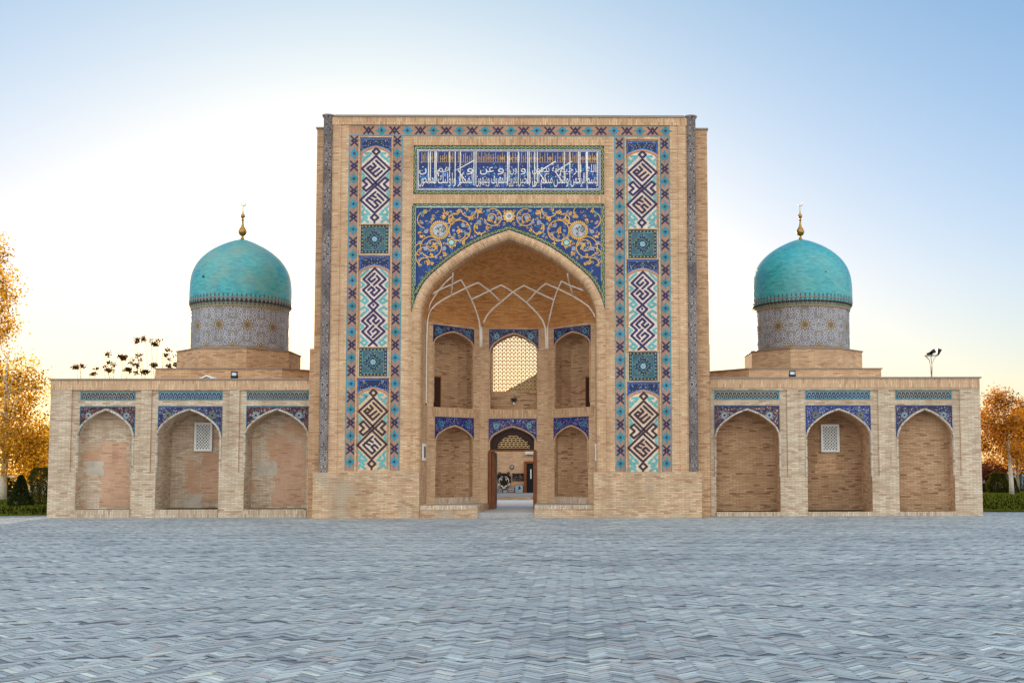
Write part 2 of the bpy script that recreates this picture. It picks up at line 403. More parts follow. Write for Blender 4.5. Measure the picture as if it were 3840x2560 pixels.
class Wall:
    """an upright wall from A to B (plan points, left to right as seen from outside)"""
    def __init__(s, A, B):
        s.A = Vector((*A, 0)); s.B = Vector((*B, 0)); s.L = (s.B - s.A).length; s.e = (s.B - s.A) / s.L
        s.n = Vector((s.e.y, -s.e.x, 0))
    def P(s, u, z, d=0.0): return s.A + s.e * u + Vector((0, 0, z)) - s.n * d     # d > 0 is into the wall
    def at(s, px, py):
        """photo position on this wall -> (u, z)"""
        d = ray(px, py); t = (s.A - CAM).dot(s.n) / d.dot(s.n); p = CAM + d * t
        return (p - s.A).dot(s.e), p.z
    def tile(s, **k): return Tile(s.A, s.e, s.n, **k)
    def rect(s, mb, u0, u1, z0, z1, m=0, d=0.0):
        if u1 - u0 < 1e-4 or z1 - z0 < 1e-4: return
        mb.face([s.P(u0, z0, d), s.P(u1, z0, d), s.P(u1, z1, d), s.P(u0, z1, d)], m)
    def bay(s, mb, ua, ub, z0, z1, op, m=0, d=0.0):
        """wall field ua..ub, z0..z1 with one pointed opening op = (u0, u1, sill, spring, apex)"""
        u0, u1, zl, zs, za = op
        s.rect(mb, ua, u0, z0, z1, m, d); s.rect(mb, u1, ub, z0, z1, m, d); s.rect(mb, u0, u1, z0, zl, m, d)
        ap = arch_pts(u0, u1, zs, za)
        for i in range(len(ap) - 1):
            (a, b), (p, q) = ap[i], ap[i + 1]
            if p - a > 1e-5: mb.face([s.P(a, b, d), s.P(p, q, d), s.P(p, z1, d), s.P(a, z1, d)], m)
    def outline(s, op): return [(op[0], op[2])] + arch_pts(op[0], op[1], op[3], op[4]) + [(op[1], op[2])]
    def niche(s, mb, op, depth, m_rev=0, m_back=1, d=0.0, k=1.0, straight=1.0, back=True):
        """reveal and back of a niche; k < 1 narrows the back (three-sided niche)"""
        c = (op[0] + op[1]) / 2
        rings = [(d, 1.0), (d + depth * straight, 1.0)] + ([(d + depth, k)] if k < 1 else [])
        o = s.outline(op)
        for (da, ka), (db, kb) in zip(rings[:-1], rings[1:]):
            for i in range(len(o)):
                p, q = o[i], o[(i + 1) % len(o)]
                f = lambda t, kk: (c + (t[0] - c) * kk, op[2] + (t[1] - op[2]) * (1 - (1 - kk) * 0.12))
                a, b, g, h = f(p, ka), f(q, ka), f(q, kb), f(p, kb)
                mb.face([s.P(*a, da), s.P(*b, da), s.P(*g, db), s.P(*h, db)], m_rev if kb == 1 else m_back)
        if back:
            kk, dd = rings[-1][1], rings[-1][0]
            mb.face([s.P(c + (p[0] - c) * kk, op[2] + (p[1] - op[2]) * (1 - (1 - kk) * 0.12), dd) for p in reversed(o)][::-1], m_back)
    def spandrel(s, name, parent, u0, u1, ztop, op, ground, scroll, dots, medal, edge, seed=1, off=0.05, trim=None, centre=None):
        """glazed panel over an arch, with border, scrolls, small blossoms and a medallion in each corner"""
        t = s.tile(); rnd = random.Random(seed)
        zs = op[3]; g = (u1 - u0) * 0.014
        ap = arch_pts(u0 + 0.0, u1 - 0.0, zs, op[4] + off)
        for i in range(len(ap) - 1):
            (a, b), (p, q) = ap[i], ap[i + 1]
            if p - a > 1e-5: t.poly([(a, b), (p, q), (p, ztop), (a, ztop)], ground, 0)
        inside = lambda u, v, r: v + r < ztop - g and u - r > u0 + g and u + r < u1 - g and all(math.hypot(u - a, v - b) > r + g for a, b in ap) and v > np.interp(u, [a for a, _ in ap], [b for _, b in ap])
        W_ = u1 - u0
        for k in range(int(330 * max(0.6, W_))):
            u, v = u0 + rnd.random() * W_, zs + rnd.random() * (ztop - zs); r = W_ * (0.006 + 0.009 * rnd.random())
            if not inside(u, v, r * 0.5): continue
            q = rnd.random()
            if q < 0.45: t.arc(u, v, r * 2.0, rnd.random() * 360, rnd.random() * 360 + 200, W_ * 0.009, scroll, 1, r * 0.8, 6)
            elif q < 0.8: t.disc(u, v, r * 0.75, dots, 2, 6)
            else: t.star(u, v, r * 1.5, r * 0.5, 3, scroll, 1.5, rnd.random() * 6)
        for sx in (0, 1):
            mu = u0 + W_ * (0.155 if not sx else 0.845); mv = ztop - (ztop - zs) * 0.31
            if medal:
                t.star(mu, mv, W_ * 0.064, W_ * 0.055, 8, medal, 3); t.star(mu, mv, W_ * 0.03, W_ * 0.015, 5, ground, 4); t.arc(mu, mv, W_ * 0.048, 0, 360, W_ * 0.008, edge, 4)
        if centre: t.star((u0 + u1) / 2, ztop - g * 1.9, g * 1.3, g * 0.9, 6, centre, 3)
        t.stroke([(u0 + g / 2, zs), (u0 + g / 2, ztop - g / 2), (u1 - g / 2, ztop - g / 2), (u1 - g / 2, zs)], g, edge, 5)
        t.stroke([(a, b) for a, b in ap], g * 0.8, edge, 5.5)
        o = t.build(name, M['tile'], parent)
        return o
    def edging(s, mb, op, w=0.07, proud=0.03, m=0, d=0.0, low=None):
        """raised brick edge round an arch"""
        ap = arch_pts(op[0] - w * 0.2, op[1] + w * 0.2, op[3], op[4] + w * 0.5)
        if low is not None: ap = [(ap[0][0], low)] + ap + [(ap[-1][0], low)]
        n = len(ap); c = (op[0] + op[1]) / 2; A_ = []; B_ = []
        for i in range(n):
            a = ap[max(i - 1, 0)]; b = ap[min(i + 1, n - 1)]; dx, dz = b[0] - a[0], b[1] - a[1]; q = math.hypot(dx, dz)
            A_.append((ap[i][0] - dz / q * w / 2, ap[i][1] + dx / q * w / 2)); B_.append((ap[i][0] + dz / q * w / 2, ap[i][1] - dx / q * w / 2))
        L = 0
        for i in range(n - 1):
            L2 = L + math.hypot(ap[i + 1][0] - ap[i][0], ap[i + 1][1] - ap[i][1])
            uv = [(L, 0), (L, 0.1), (L2, 0.1), (L2, 0)]
            mb.face([s.P(*A_[i], d - proud), s.P(*B_[i], d - proud), s.P(*B_[i + 1], d - proud), s.P(*A_[i + 1], d - proud)], m, uv=uv)
            mb.face([s.P(*B_[i], d - proud), s.P(*B_[i], d + 0.06), s.P(*B_[i + 1], d + 0.06), s.P(*B_[i + 1], d - proud)], m, uv=uv)
            mb.face([s.P(*A_[i], d + 0.0), s.P(*A_[i], d - proud), s.P(*A_[i + 1], d - proud), s.P(*A_[i + 1], d + 0.0)], m, uv=uv)
            L = L2

# ------------------------------------------------------------------ the madrasah
root = tag(empty('madrasah', (0, 0, 0)), 'buff brick madrasah with a tall tiled portal between two turquoise domes', 'building')
AX = SX(1908, 1200)
zp = lambda y, Y=0.0: SZ(y, 1908, Y)
Z_TOP = zp(441); Z_PED = zp(1769)
XTL, XTR = SX(1222, 1100), SX(2596, 1100)                     # corner column axes
XPL, XPR = SX(1176, 1850), SX(2630, 1850)                     # pedestal outer edges
RC = 0.175
YW = 1.05                                                     # plane of the wings

OUT = cat([(365, 1180), (360, 1153), (343, 1103), (312, 1050), (259, 1000), (184, 943), (108, 901), (0, 861)], 3)
INN = cat([(328, 1180), (324, 1155), (309.5, 1116), (283, 1072), (237, 1028), (166, 974), (91, 933), (0, 899)], 3)
def cur(c):
    h = [((SX(1908 + d, y) - SX(1908 - d, y)) / 2, SZ(y)) for d, y in c]
    return [(AX - a, z) for a, z in h] + [(AX + a, z) for a, z in reversed(h[:-1])]
OC, IC = cur(OUT), cur(INN)
WO, WI = AX - OC[0][0], AX - IC[0][0]
ZSP = IC[0][1]
HX = WI                                                       # half width of the iwan

mb = MB()                                                     # portal masonry: 0 brick, 1 soldier, 2 plinth, 3 warm brick, 4 niche brick
XL, XR = XTL + 0.1, XTR - 0.1
mb.face([(XL, 0, 0), (AX - WO, 0, 0), (AX - WO, 0, Z_TOP), (XL, 0, Z_TOP)])
mb.face([(AX + WO, 0, 0), (XR, 0, 0), (XR, 0, Z_TOP), (AX + WO, 0, Z_TOP)])
for i in range(len(OC) - 1):
    (a, b), (p, q) = OC[i], OC[i + 1]
    if p - a > 1e-5: mb.face([(a, 0, b), (p, 0, q), (p, 0, Z_TOP), (a, 0, Z_TOP)])
# soldier bands, a few cm proud
xb0, xb1 = SX(1546, 700), SX(2269, 700)
mb.box(XL + 0.02, XR - 0.02, -0.035, 0.0, zp(470), Z_TOP, 1, skip='b')
mb.box(xb0, xb1, -0.03, 0.0, zp(546), zp(514), 1, skip='b')
mb.box(xb0, xb1, -0.03, 0.0, zp(764), zp(730), 1, skip='b')
# vertical joints beside the corner columns
for sx, xc in ((1, XTL), (-1, XTR)):
    mb.box(xc + sx * 0.22, xc + sx * 0.47, -0.03, 0.0, Z_PED, zp(452), 0, skip='b')
# brick listels framing the tile fields
# side walls, buttress blocks, back and roof of the portal block
BD = 6.4
bl0 = SX(1190, 480, 0.5); br1 = SX(2651, 490, 0.5)
ZB = SZ(484, 1215, 0.5)
mb.box(bl0, XTL + 0.02, 0.5, BD, 0, ZB, 3)
mb.box(XTR - 0.02, br1, 0.5, BD, 0, ZB, 3)
mb.box(XTL + 0.021, XTL + 0.12, 0.02, BD - 0.02, 0, Z_TOP, 3); mb.box(XTR - 0.12, XTR - 0.021, 0.02, BD - 0.02, 0, Z_TOP, 3)
# stepped buttresses on the flanks
for px, py in ((2657, 1058), (2661, 1290)): mb.box(br1 - 0.01, SX(px, py, 0.8), 0.8, BD - 0.3, 0, SZ(py, px, 0.8), 3)
mb.box(SX(1160, 1400, 0.75), bl0 + 0.01, 0.75, BD - 0.3, 0, SZ(1307, 1165, 0.75), 3)
mb.face([(XL, 0, Z_TOP), (XR, 0, Z_TOP), (XR, BD, Z_TOP), (XL, BD, Z_TOP)])
# back wall of the block with a gap behind the upper screen and the passage
u_l, u_r = -1.7, 1.5
mb.face([(AX + u_l, BD, 0), (XL, BD, 0), (XL, BD, Z_TOP), (AX + u_l, BD, Z_TOP)], 3); mb.face([(XR, BD, 0), (AX + u_r, BD, 0), (AX + u_r, BD, Z_TOP), (XR, BD, Z_TOP)], 3)
mb.face([(AX + u_r, BD, 7.6), (AX + u_l, BD, 7.6), (AX + u_l, BD, Z_TOP), (AX + u_r, BD, Z_TOP)], 3)
mb.face([(AX + u_r, BD, 2.9), (AX + u_l, BD, 2.9), (AX + u_l, BD, 3.6), (AX + u_r, BD, 3.6)], 3)
# pedestals
for a, b in ((XPL, SX(1573, 1850)), (SX(2226, 1850), XPR)):
    mb.box(a, b, -0.14, 0.75, 0, Z_PED, 2)
portal = mb.build('portal_wall', [M['brick'], M['soldier'], M['plinth'] if 'plinth' in M else M['brick_plinth'], M['brick_warm'], M['brick_niche']], root)

# archivolt: a half round brick roll that runs up the jambs and over the arch
mb = MB()
oc = [(AX - WO, Z_PED)] + OC + [(AX + WO, Z_PED)]; ic = [(AX - WI, Z_PED)] + IC + [(AX + WI, Z_PED)]
prof = [(0.0, 0.0), (0.06, 0.035), (0.25, 0.10), (0.5, 0.125), (0.75, 0.10), (0.94, 0.035), (1.0, -0.12), (1.0, -0.45)]
L = 0
for i in range(len(oc) - 1):
    L2 = L + math.hypot(oc[i + 1][0] - oc[i][0], oc[i + 1][1] - oc[i][1])
    def cp(j, t, y): return (oc[j][0] + (ic[j][0] - oc[j][0]) * t, -y, oc[j][1] + (ic[j][1] - oc[j][1]) * t)
    v = 0
    for (t0, y0), (t1, y1) in zip(prof[:-1], prof[1:]):
        v2 = v + 0.36 * (t1 - t0) + abs(y1 - y0) * 0.5
        mb.face([cp(i, t0, y0), cp(i, t1, y1), cp(i + 1, t1, y1), cp(i + 1, t0, y0)], 0, uv=[(L, v), (L, v2), (L2, v2), (L2, v)], sm=False)
        v = v2
    L = L2
mb.build('archivolt', M['soldier'], root)

# corner columns with knotted tile pattern
def knot_mat():
    n = NT('knotted_column_tile'); uv = n.uvn()
    v = n.mapping(uv, (5.2, 5.2, 5.2))
    vo = n.n('ShaderNodeTexVoronoi', {'Vector': v, 'Scale': 1.0, 'Randomness': 0.35}); vo.feature = 'DISTANCE_TO_EDGE'
    vf = n.n('ShaderNodeTexVoronoi', {'Vector': v, 'Scale': 1.0, 'Randomness': 0.35})
    ring = n.math('LESS_THAN', n.math('ABSOLUTE', n.math('SUBTRACT', vf.outputs[0], 0.36)), 0.06)
    line = n.math('MAXIMUM', n.math('LESS_THAN', vo.outputs[0], 0.055), ring)
    g = n.mix(n.noise(2.0, n.obj()), srgb('8f8078'), srgb('a89a8c'))
    wear = n.ramp(n.noise(0.8, n.obj(), 4), [(0.35, (0.45,) * 3), (0.55, (1,) * 3)])
    c = n.mix(n.math('MULTIPLY', line, 0.92), n.mix(1.0, g, wear, 'MULTIPLY'), srgb('251c38'))
    return n.done(c, 0.5)
M['knot'] = knot_mat()
for xc in (XTL, XTR):
    mb = MB(); mb.lathe([(RC, Z_PED), (RC, Z_TOP - 0.05), (RC + 0.03, Z_TOP), (RC + 0.05, Z_TOP + 0.03)], xc, 0.06, 20)
    mb.lathe([(RC + 0.05, Z_TOP + 0.031), (RC + 0.06, Z_TOP + 0.07), (0.0, Z_TOP + 0.075)], xc, 0.06, 20, 1)
    mb.build('corner_column', [M['knot'], M['coping']], root)
mb = MB()
mb.box(XL + 0.15, XR - 0.15, -0.07, 0.4, Z_TOP + 0.002, Z_TOP + 0.07)
mb.box(bl0 - 0.04, XTL - RC, 0.45, BD, ZB + 0.002, ZB + 0.06); mb.box(XTR + RC, br1 + 0.04, 0.45, BD, ZB + 0.002, ZB + 0.06)
mb.build('coping', M['coping'], root)

# --- tile border bands
PURM = ['X.....X', 'XX...XX', '.XX.XX.', '..XXX..', '.XXXXX.', 'XXX.XXX', '.XXXXX.', '..XXX..', '.XX.XX.', 'XX...XX', 'X.....X']
TURM = ['...T...', '...T...', '..TTT..', '.TTTTT.', 'TTTPTTT', 'TTPPPTT', 'TTTPTTT', '.TTTTT.', '..TTT..', '...T...', '...T...']
T90 = lambda rows: [''.join(r[k] for r in rows) for k in range(len(rows[0]))]
def border(u0, u1, v0, v1, vertical, start, pitch, seed):
    t = Tile(base=0.004); rnd = random.Random(seed); w = (u1 - u0) if vertical else (v1 - v0)
    t.rect(u0, v0, u1, v1, srgb('9c7a68') if vertical else srgb('a8795c'), 0); e = w * 0.1
    if vertical:
        t.rect(u0, v0, u0 + e, v1, TUR, 1); t.rect(u1 - e, v0, u1, v1, TUR, 1)
        for k in range(int((v1 - v0) * 1.2)):
            y = v0 + rnd.random() * (v1 - v0 - 0.6); q = rnd.choice([srgb('4d87a0'), srgb('6f9a90'), srgb('3a7f9c')])
            x = rnd.choice([u0, u1 - e]); t.rect(x, y, x + e, y + 0.3 + rnd.random() * 0.3, q, 1.5)
    else:
        t.rect(u0, v0, u1, v0 + e, TUR, 1); t.rect(u0, v1 - e, u1, v1, srgb('5c8078'), 1)
    px = w * 0.72 / 7; L = start; k = 0; end = v0 if vertical else u1; sg = -1 if vertical else 1
    while (L - end) * sg < -pitch * 0.2:
        rows = PURM if k % 2 == 0 else TURM; dv = pitch * (0.94 if k % 2 else 0.86) / 11
        cm = {'X': srgb('241844'), 'T': rnd.choice([srgb('2a8090'), srgb('3286a0'), srgb('2a8090')]), 'P': srgb('30222c')}
        if vertical: t.pix(rows, (u0 + u1) / 2, L, px, dv, cm, 2)
        else: t.pix(T90(rows), L, (v0 + v1) / 2, dv, px, cm, 2)
        L += sg * pitch; k += 1
    t.build('tile_border', M['tile'], root)
zt0, zt1 = zp(511), zp(470)
BL = [(SX(1301, 1100), SX(1342, 1100)), (SX(1465, 1100), SX(1504.5, 1100)), (SX(2305, 1100), SX(2344, 1100)), (SX(2476, 1100), SX(2515.5, 1100))]
pv = (zp(624.5) - zp(719)) / 2
for k, (a, b) in enumerate(BL):
    zb = Z_PED + (0.06 if k < 2 else -0.05)
    border(a, b, zb, zt0, True, zp(530 if k < 2 else 538), pv, k)
border(BL[0][0], BL[3][1], zt0, zt1, False, BL[0][0] + 0.7, pv * 1.01, 9)

# --- kufic panels, caps and star tiles of the two uprights
def cap(t, u0, u1, vt, vs, va):
    ap = arch_pts(u0, u1, vs, va)
    for i in range(len(ap) - 1):
        (a, b), (p, q) = ap[i], ap[i + 1]
        if p - a > 1e-5: t.poly([(a, b), (p, q), (p, vt), (a, vt)], NAVY, 1)
    W_ = u1 - u0; rnd = random.Random(int(vt * 100)); e = W_ * 0.035
    f = lambda u: np.interp(u, [a for a, _ in ap], [b for _, b in ap])
    for k in range(70):
        u = u0 + W_ * rnd.random(); v = vs + rnd.random() * (vt - vs); r = W_ * 0.014
        if v - 2 * r < f(u) or v + 2 * r > vt: continue
        for uu in (u, u0 + u1 - u):
            if k % 3 == 0: t.disc(uu, v, r, GRY, 3, 5)
            elif k % 3 == 1: t.arc(uu, v, r * 2, 30, 260, r * 0.9, COB, 2, r, 5)
            else: t.star(uu, v, r * 1.4, r * 0.6, 4, srgb('9a9c54'), 2.5)
    t.stroke([(a, b + e) for a, b in ap], e, srgb('4a78b4'), 3.5)
    t.stroke([(u0 + e, vs + e), (u0 + e, vt - e), (u1 - e, vt - e), (u1 - e, vs + e)], e, srgb('2f5aa4'), 3.2)
    t.stroke(ap, e * 1.3, BRK, 4)

# line work in a 0..672 x 0..1568 drawing (y down); traced as stroke centrelines
KA = [[(355, 345), (575, 560), (345, 800), (300, 850)], [(355, 345), (130, 560), (345, 790), (500, 935), (550, 885), (480, 820)],
      [(480, 820), (550, 755), (500, 710), (400, 810), (350, 850), (115, 1090), (340, 1310)], [(345, 865), (570, 1080), (340, 1310)],
      [(300, 850), (200, 935), (150, 885), (215, 825), (150, 765), (205, 715), (300, 820)],
      [(355, 425), (490, 560)], [(310, 470), (350, 515), (270, 590), (215, 560), (265, 515), (300, 545)], [(215, 560), (350, 695), (450, 600)], [(300, 640), (405, 560)],
      [(350, 955), (205, 1090), (345, 1225), (395, 1180), (335, 1120), (380, 1085), (435, 1135)], [(290, 1010), (355, 1045)], [(240, 1055), (310, 1090)], [(385, 990), (480, 1090)],
      [(355, 215), (410, 270), (355, 325), (300, 270), (355, 215)], [(340, 1325), (400, 1385), (340, 1440), (285, 1385), (340, 1325)], [(340, 1440), (340, 1470)]]
TA = [[(130, 440), (235, 330), (160, 400), (130, 350)], [(180, 300), (250, 300), (230, 350), (270, 300)], [(560, 440), (440, 330), (520, 400), (560, 350)], [(500, 300), (430, 300), (460, 350)],
      [(120, 640), (170, 690), (120, 740)], [(580, 640), (530, 690), (580, 740)], [(120, 930), (165, 975), (120, 1020)], [(580, 930), (535, 975), (580, 1020)],
      [(120, 1190), (180, 1240), (130, 1290), (220, 1390), (150, 1340), (260, 1330), (210, 1270)], [(120, 1450), (160, 1400), (240, 1460)], [(570, 1190), (510, 1240), (560, 1290), (470, 1390), (540, 1340), (430, 1330), (480, 1270)], [(570, 1450), (530, 1400), (450, 1460)]]
KB = [[(320, 205), (500, 385), (400, 475), (500, 560), (310, 740), (225, 810), (310, 890), (485, 1055), (390, 1145), (490, 1230), (240, 1470)],
      [(320, 205), (140, 385), (235, 470), (135, 560), (310, 740), (385, 805), (310, 885), (125, 1060), (220, 1145), (130, 1235), (370, 1470)],
      [(320, 290), (220, 385), (270, 430), (325, 380)], [(355, 330), (405, 385), (310, 475)], [(220, 560), (270, 510), (320, 560), (265, 600), (315, 650), (405, 560), (350, 515)],
      [(265, 1110), (210, 1055), (305, 960), (355, 1010), (300, 1060), (350, 1105), (400, 1055)], [(310, 1140), (220, 1235), (265, 1285)], [(300, 1235), (345, 1190), (400, 1235), (300, 1330)], [(305, 800), (306, 806)]]
TB = [[(100, 340), (210, 230)], [(540, 340), (430, 230)], [(110, 440), (150, 475), (110, 510)], [(530, 440), (500, 475), (530, 510)], [(100, 620), (150, 660), (215, 735), (165, 780), (110, 735), (165, 690)], [(520, 620), (480, 660), (400, 735), (450, 780), (520, 735), (450, 690)],
      [(110, 870), (160, 835), (220, 880), (165, 925), (110, 980)], [(520, 870), (470, 835), (400, 880), (450, 925), (520, 980)], [(100, 1120), (140, 1150), (100, 1190)], [(520, 1120), (480, 1150), (520, 1190)],
      [(90, 1300), (150, 1350), (215, 1410), (165, 1455), (110, 1410), (165, 1370)], [(520, 1300), (470, 1350), (400, 1410), (450, 1455), (510, 1410), (450, 1370)]]
def kufic(u0, u1, vt, vs, va, vb, kind, dark, ground, inner=None):
    t = Tile(base=0.004); W_ = u1 - u0
    t.rect(u0, vb, u1, vt, BRK, 0)
    e = W_ * 0.05
    ap = arch_pts(u0 + e, u1 - e, vs - e, va - e * 1.1)
    t.poly([(u0 + e, vb)] + ap + [(u1 - e, vb)], ground, 0.6)
    cap(t, u0, u1, vt, vs, va)
    if kind == 'A': X0, X1, Y0, Y1, K, T = 108, 592, 45, 1480, KA, TA
    else: X0, X1, Y0, Y1, K, T = 68, 565, 10, 1478, KB, TB
    fx = lambda x: u0 + (x - X0) / (X1 - X0) * W_
    fz = lambda y: vt + (y - Y0) / (Y1 - Y0) * (vb - vt)
    w = W_ * 0.064
    zl = lambda pts: [(fx(a), max(vb + w * 0.5, fz(b))) for a, b in pts]
    for p in T: t.blocks([(min(max(a, u0 + w), u1 - w), b) for a, b in zl(p)], w * 1.1, srgb('62a3a2'), 2)
    if inner and kind == 'A':
        for cx, cy in ((352, 560), (342, 1090)):
            if inner[0 if cy < 800 else 1]: t.poly([(fx(cx), fz(cy - 165)), (fx(cx + 175), fz(cy)), (fx(cx), fz(cy + 165)), (fx(cx - 175), fz(cy))], inner[0 if cy < 800 else 1], 1)
    for p in K: t.blocks(zl(p), w, dark, 3)
    return t.build('kufic_panel', M['tile'], root)
def star_tile(u0, u1, v0, v1):
    t = Tile(base=0.006); W_ = u1 - u0; H = v1 - v0; c, d = (u0 + u1) / 2, (v0 + v1) / 2
    t.rect(u0 - W_ * 0.07, v0 - H * 0.06, u1 + W_ * 0.07, v1 + H * 0.05, srgb('b9ab96'), 0)
    t.rect(u0, v0, u1, v1, srgb('1e3450'), 1)
    for k in range(8):
        for (a, b) in ((u0 + W_ * (0.06 + k * 0.125), v0 + H * 0.06), (u0 + W_ * (0.06 + k * 0.125), v1 - H * 0.06), (u0 + W_ * 0.06, v0 + H * (0.06 + k * 0.125)), (u1 - W_ * 0.06, v0 + H * (0.06 + k * 0.125))):
            t.disc(a, b, W_ * 0.03, OLV, 2, 6)
    s_ = 0.385
    t.rect(c - W_ * s_, d - H * s_, c + W_ * s_, d + H * s_, srgb('45646a'), 2)
    for q in range(4):
        for k in range(3):
            for j in range(3 - k):
                a, b = 0.33 - k * 0.075, 0.33 - j * 0.075; sx, sy = ((1, 1), (1, -1), (-1, 1), (-1, -1))[q]
                t.arc(c + sx * W_ * a, d + sy * H * b, W_ * 0.028, 0, 360, W_ * 0.01, srgb('28425c'), 3, n=6)
    for rr, cc, l in ((0.40, srgb('4a858c'), 4), (0.375, srgb('1e3450'), 4.5), (0.27, srgb('1e3450'), 5), (0.215, srgb('4c8a92'), 6), (0.185, srgb('15283c'), 6.5)):
        t.poly([(c + W_ * rr, d + H * 0.03), (c - W_ * 0.03, d + H * rr), (c - W_ * rr, d - H * 0.03), (c + W_ * 0.03, d - H * rr)], cc, l)
    for k in range(16):
        a = (k // 4) * math.pi / 2; tt = (k % 4 + 0.5) / 4; p0 = (math.cos(a), math.sin(a)); p1 = (math.cos(a + math.pi / 2), math.sin(a + math.pi / 2))
        t.disc(c + W_ * 0.325 * (p0[0] * (1 - tt) + p1[0] * tt), d + H * 0.325 * (p0[1] * (1 - tt) + p1[1] * tt), W_ * 0.022, OLV, 6, 6)
    t.flower(c, d, W_ * 0.11, srgb('8fb0b6'), 7)
    for a, b, p, q in ((-1, -1, 0.02, -1), (1, 1, -0.02, 1), (-1, 1, -1, -0.02), (1, -1, 1, 0.02)):
        t.stroke([(c + a * W_ * s_, d + b * H * s_), (c + p * W_ * s_, d + q * H * s_)], W_ * 0.025, srgb('4c8a92'), 7)
    t.frame(c - W_ * s_, d - H * s_, c + W_ * s_, d + H * s_, W_ * 0.02, srgb('447c86'), 3.5)
    t.build('star_tile', M['tile'], root)
KL = (SX(1346, 1100), SX(1461, 1100)); KR = (SX(2352, 1100), SX(2469, 1100))
W2 = srgb('d6c4b4')
kufic(*KL, zp(520.5), zp(582), zp(552), zp(838), 'A', PUR, W2)
star_tile(KL[0] + 0.04, KL[1] - 0.06, zp(951), zp(844))
kufic(*KL, zp(961.5), zp(1024), zp(997), zp(1299.5), 'B', srgb('2f1c50'), W2)
star_tile(KL[0] + 0.04, KL[1] - 0.06, zp(1410), zp(1304))
kufic(*KL, zp(1419), zp(1481), zp(1454), zp(1760), 'A', DPUR, srgb('d0b290'), (srgb('cdaa86'), W2))
kufic(*KR, zp(528), zp(588), zp(562), zp(857), 'A', PUR, W2, (srgb('d6b698'), srgb('cfae8c')))
star_tile(KR[0] + 0.05, KR[1] - 0.05, zp(969), zp(861))
kufic(*KR, zp(974), zp(1036), zp(1008.7), zp(1315), 'B', srgb('2f1c50'), W2)
star_tile(KR[0] + 0.05, KR[1] - 0.05, zp(1427), zp(1319))
kufic(*KR, zp(1433), zp(1494), zp(1465), zp(1772), 'A', DPUR, srgb('d8c0a4'), (srgb('cfae90'), srgb('c9a690')))
def listel(x0, x1, z0, z1, h):                                # thin brick listels framing the panels
    m_ = MB(); m_.box(x0, x1, -h, 0.0, z0, z1, 0, skip='b'); m_.build('brick_listel', M['brick'], root)
for a, b in (KL, KR):
    for x in (a - 0.05, b + 0.05): listel(x - 0.025, x + 0.025, Z_PED, zp(513), 0.05)
for a, b, ys in ((*KL, (516, 842, 957, 1301.5, 1415)), (*KR, (522, 859, 971, 1317, 1430))):
    for y in ys: listel(a - 0.02, b + 0.02, zp(y) - 0.02, zp(y) + 0.02, 0.045)
for x in (SX(1546, 900), SX(2269, 900)): listel(x - 0.02, x + 0.02, Z_PED, zp(546), 0.035)

# --- inscription panel
FORMS = {'ا': 'FE8D FE8E', 'أ': 'FE83 FE84', 'إ': 'FE87 FE88', 'ب': 'FE8F FE90 FE91 FE92', 'ة': 'FE93 FE94', 'ت': 'FE95 FE96 FE97 FE98', 'ح': 'FEA1 FEA2 FEA3 FEA4', 'خ': 'FEA5 FEA6 FEA7 FEA8',
         'د': 'FEA9 FEAA', 'ر': 'FEAD FEAE', 'س': 'FEB1 FEB2 FEB3 FEB4', 'ع': 'FEC9 FECA FECB FECC', 'ف': 'FED1 FED2 FED3 FED4', 'ك': 'FED9 FEDA FEDB FEDC', 'ل': 'FEDD FEDE FEDF FEE0', 'م': 'FEE1 FEE2 FEE3 FEE4',
         'ن': 'FEE5 FEE6 FEE7 FEE8', 'ه': 'FEE9 FEEA FEEB FEEC', 'و': 'FEED FEEE', 'ى': 'FEEF FEF0', 'ي': 'FEF1 FEF2 FEF3 FEF4', 'ئ': 'FE89 FE8A FE8B FE8C'}
FORMS = {k: [chr(int(x, 16)) for x in v.split()] for k, v in FORMS.items()}
def shape(word):
    out = []
    for i, ch in enumerate(word):
        f = FORMS[ch]; prev = i > 0 and len(FORMS[word[i - 1]]) == 4; nxt = len(f) == 4 and i + 1 < len(word)
        out.append(f[3] if prev and nxt else f[1] if prev else f[2] if nxt else f[0])
    return ''.join(reversed(out))
def glyphs(text):
    cu = bpy.data.curves.new('t', 'FONT'); cu.body = text; cu.resolution_u = 2; cu.offset = 0.003
    o = bpy.data.objects.new('t', cu); col.objects.link(o); bpy.context.view_layer.update()
    ev = o.evaluated_get(bpy.context.evaluated_depsgraph_get()); me = ev.to_mesh()
    vs = [(v.co.x, v.co.y) for v in me.vertices]; fs = [tuple(p.vertices) for p in me.polygons]
    ev.to_mesh_clear(); bpy.data.objects.remove(o); bpy.data.curves.remove(cu)
    return vs, fs
def letters(t, text, u0, u1, v0, v1, c, l, y0=-0.39, y1=0.75):
    vs, fs = glyphs(text)
    if not vs: return
    a, b = min(v[0] for v in vs), max(v[0] for v in vs)
    g = lambda p: (u0 + (p[0] - a) / (b - a) * (u1 - u0), v0 + (p[1] - y0) / (y1 - y0) * (v1 - v0))
    for f in fs: t.poly([g(vs[i]) for i in f], c, l)
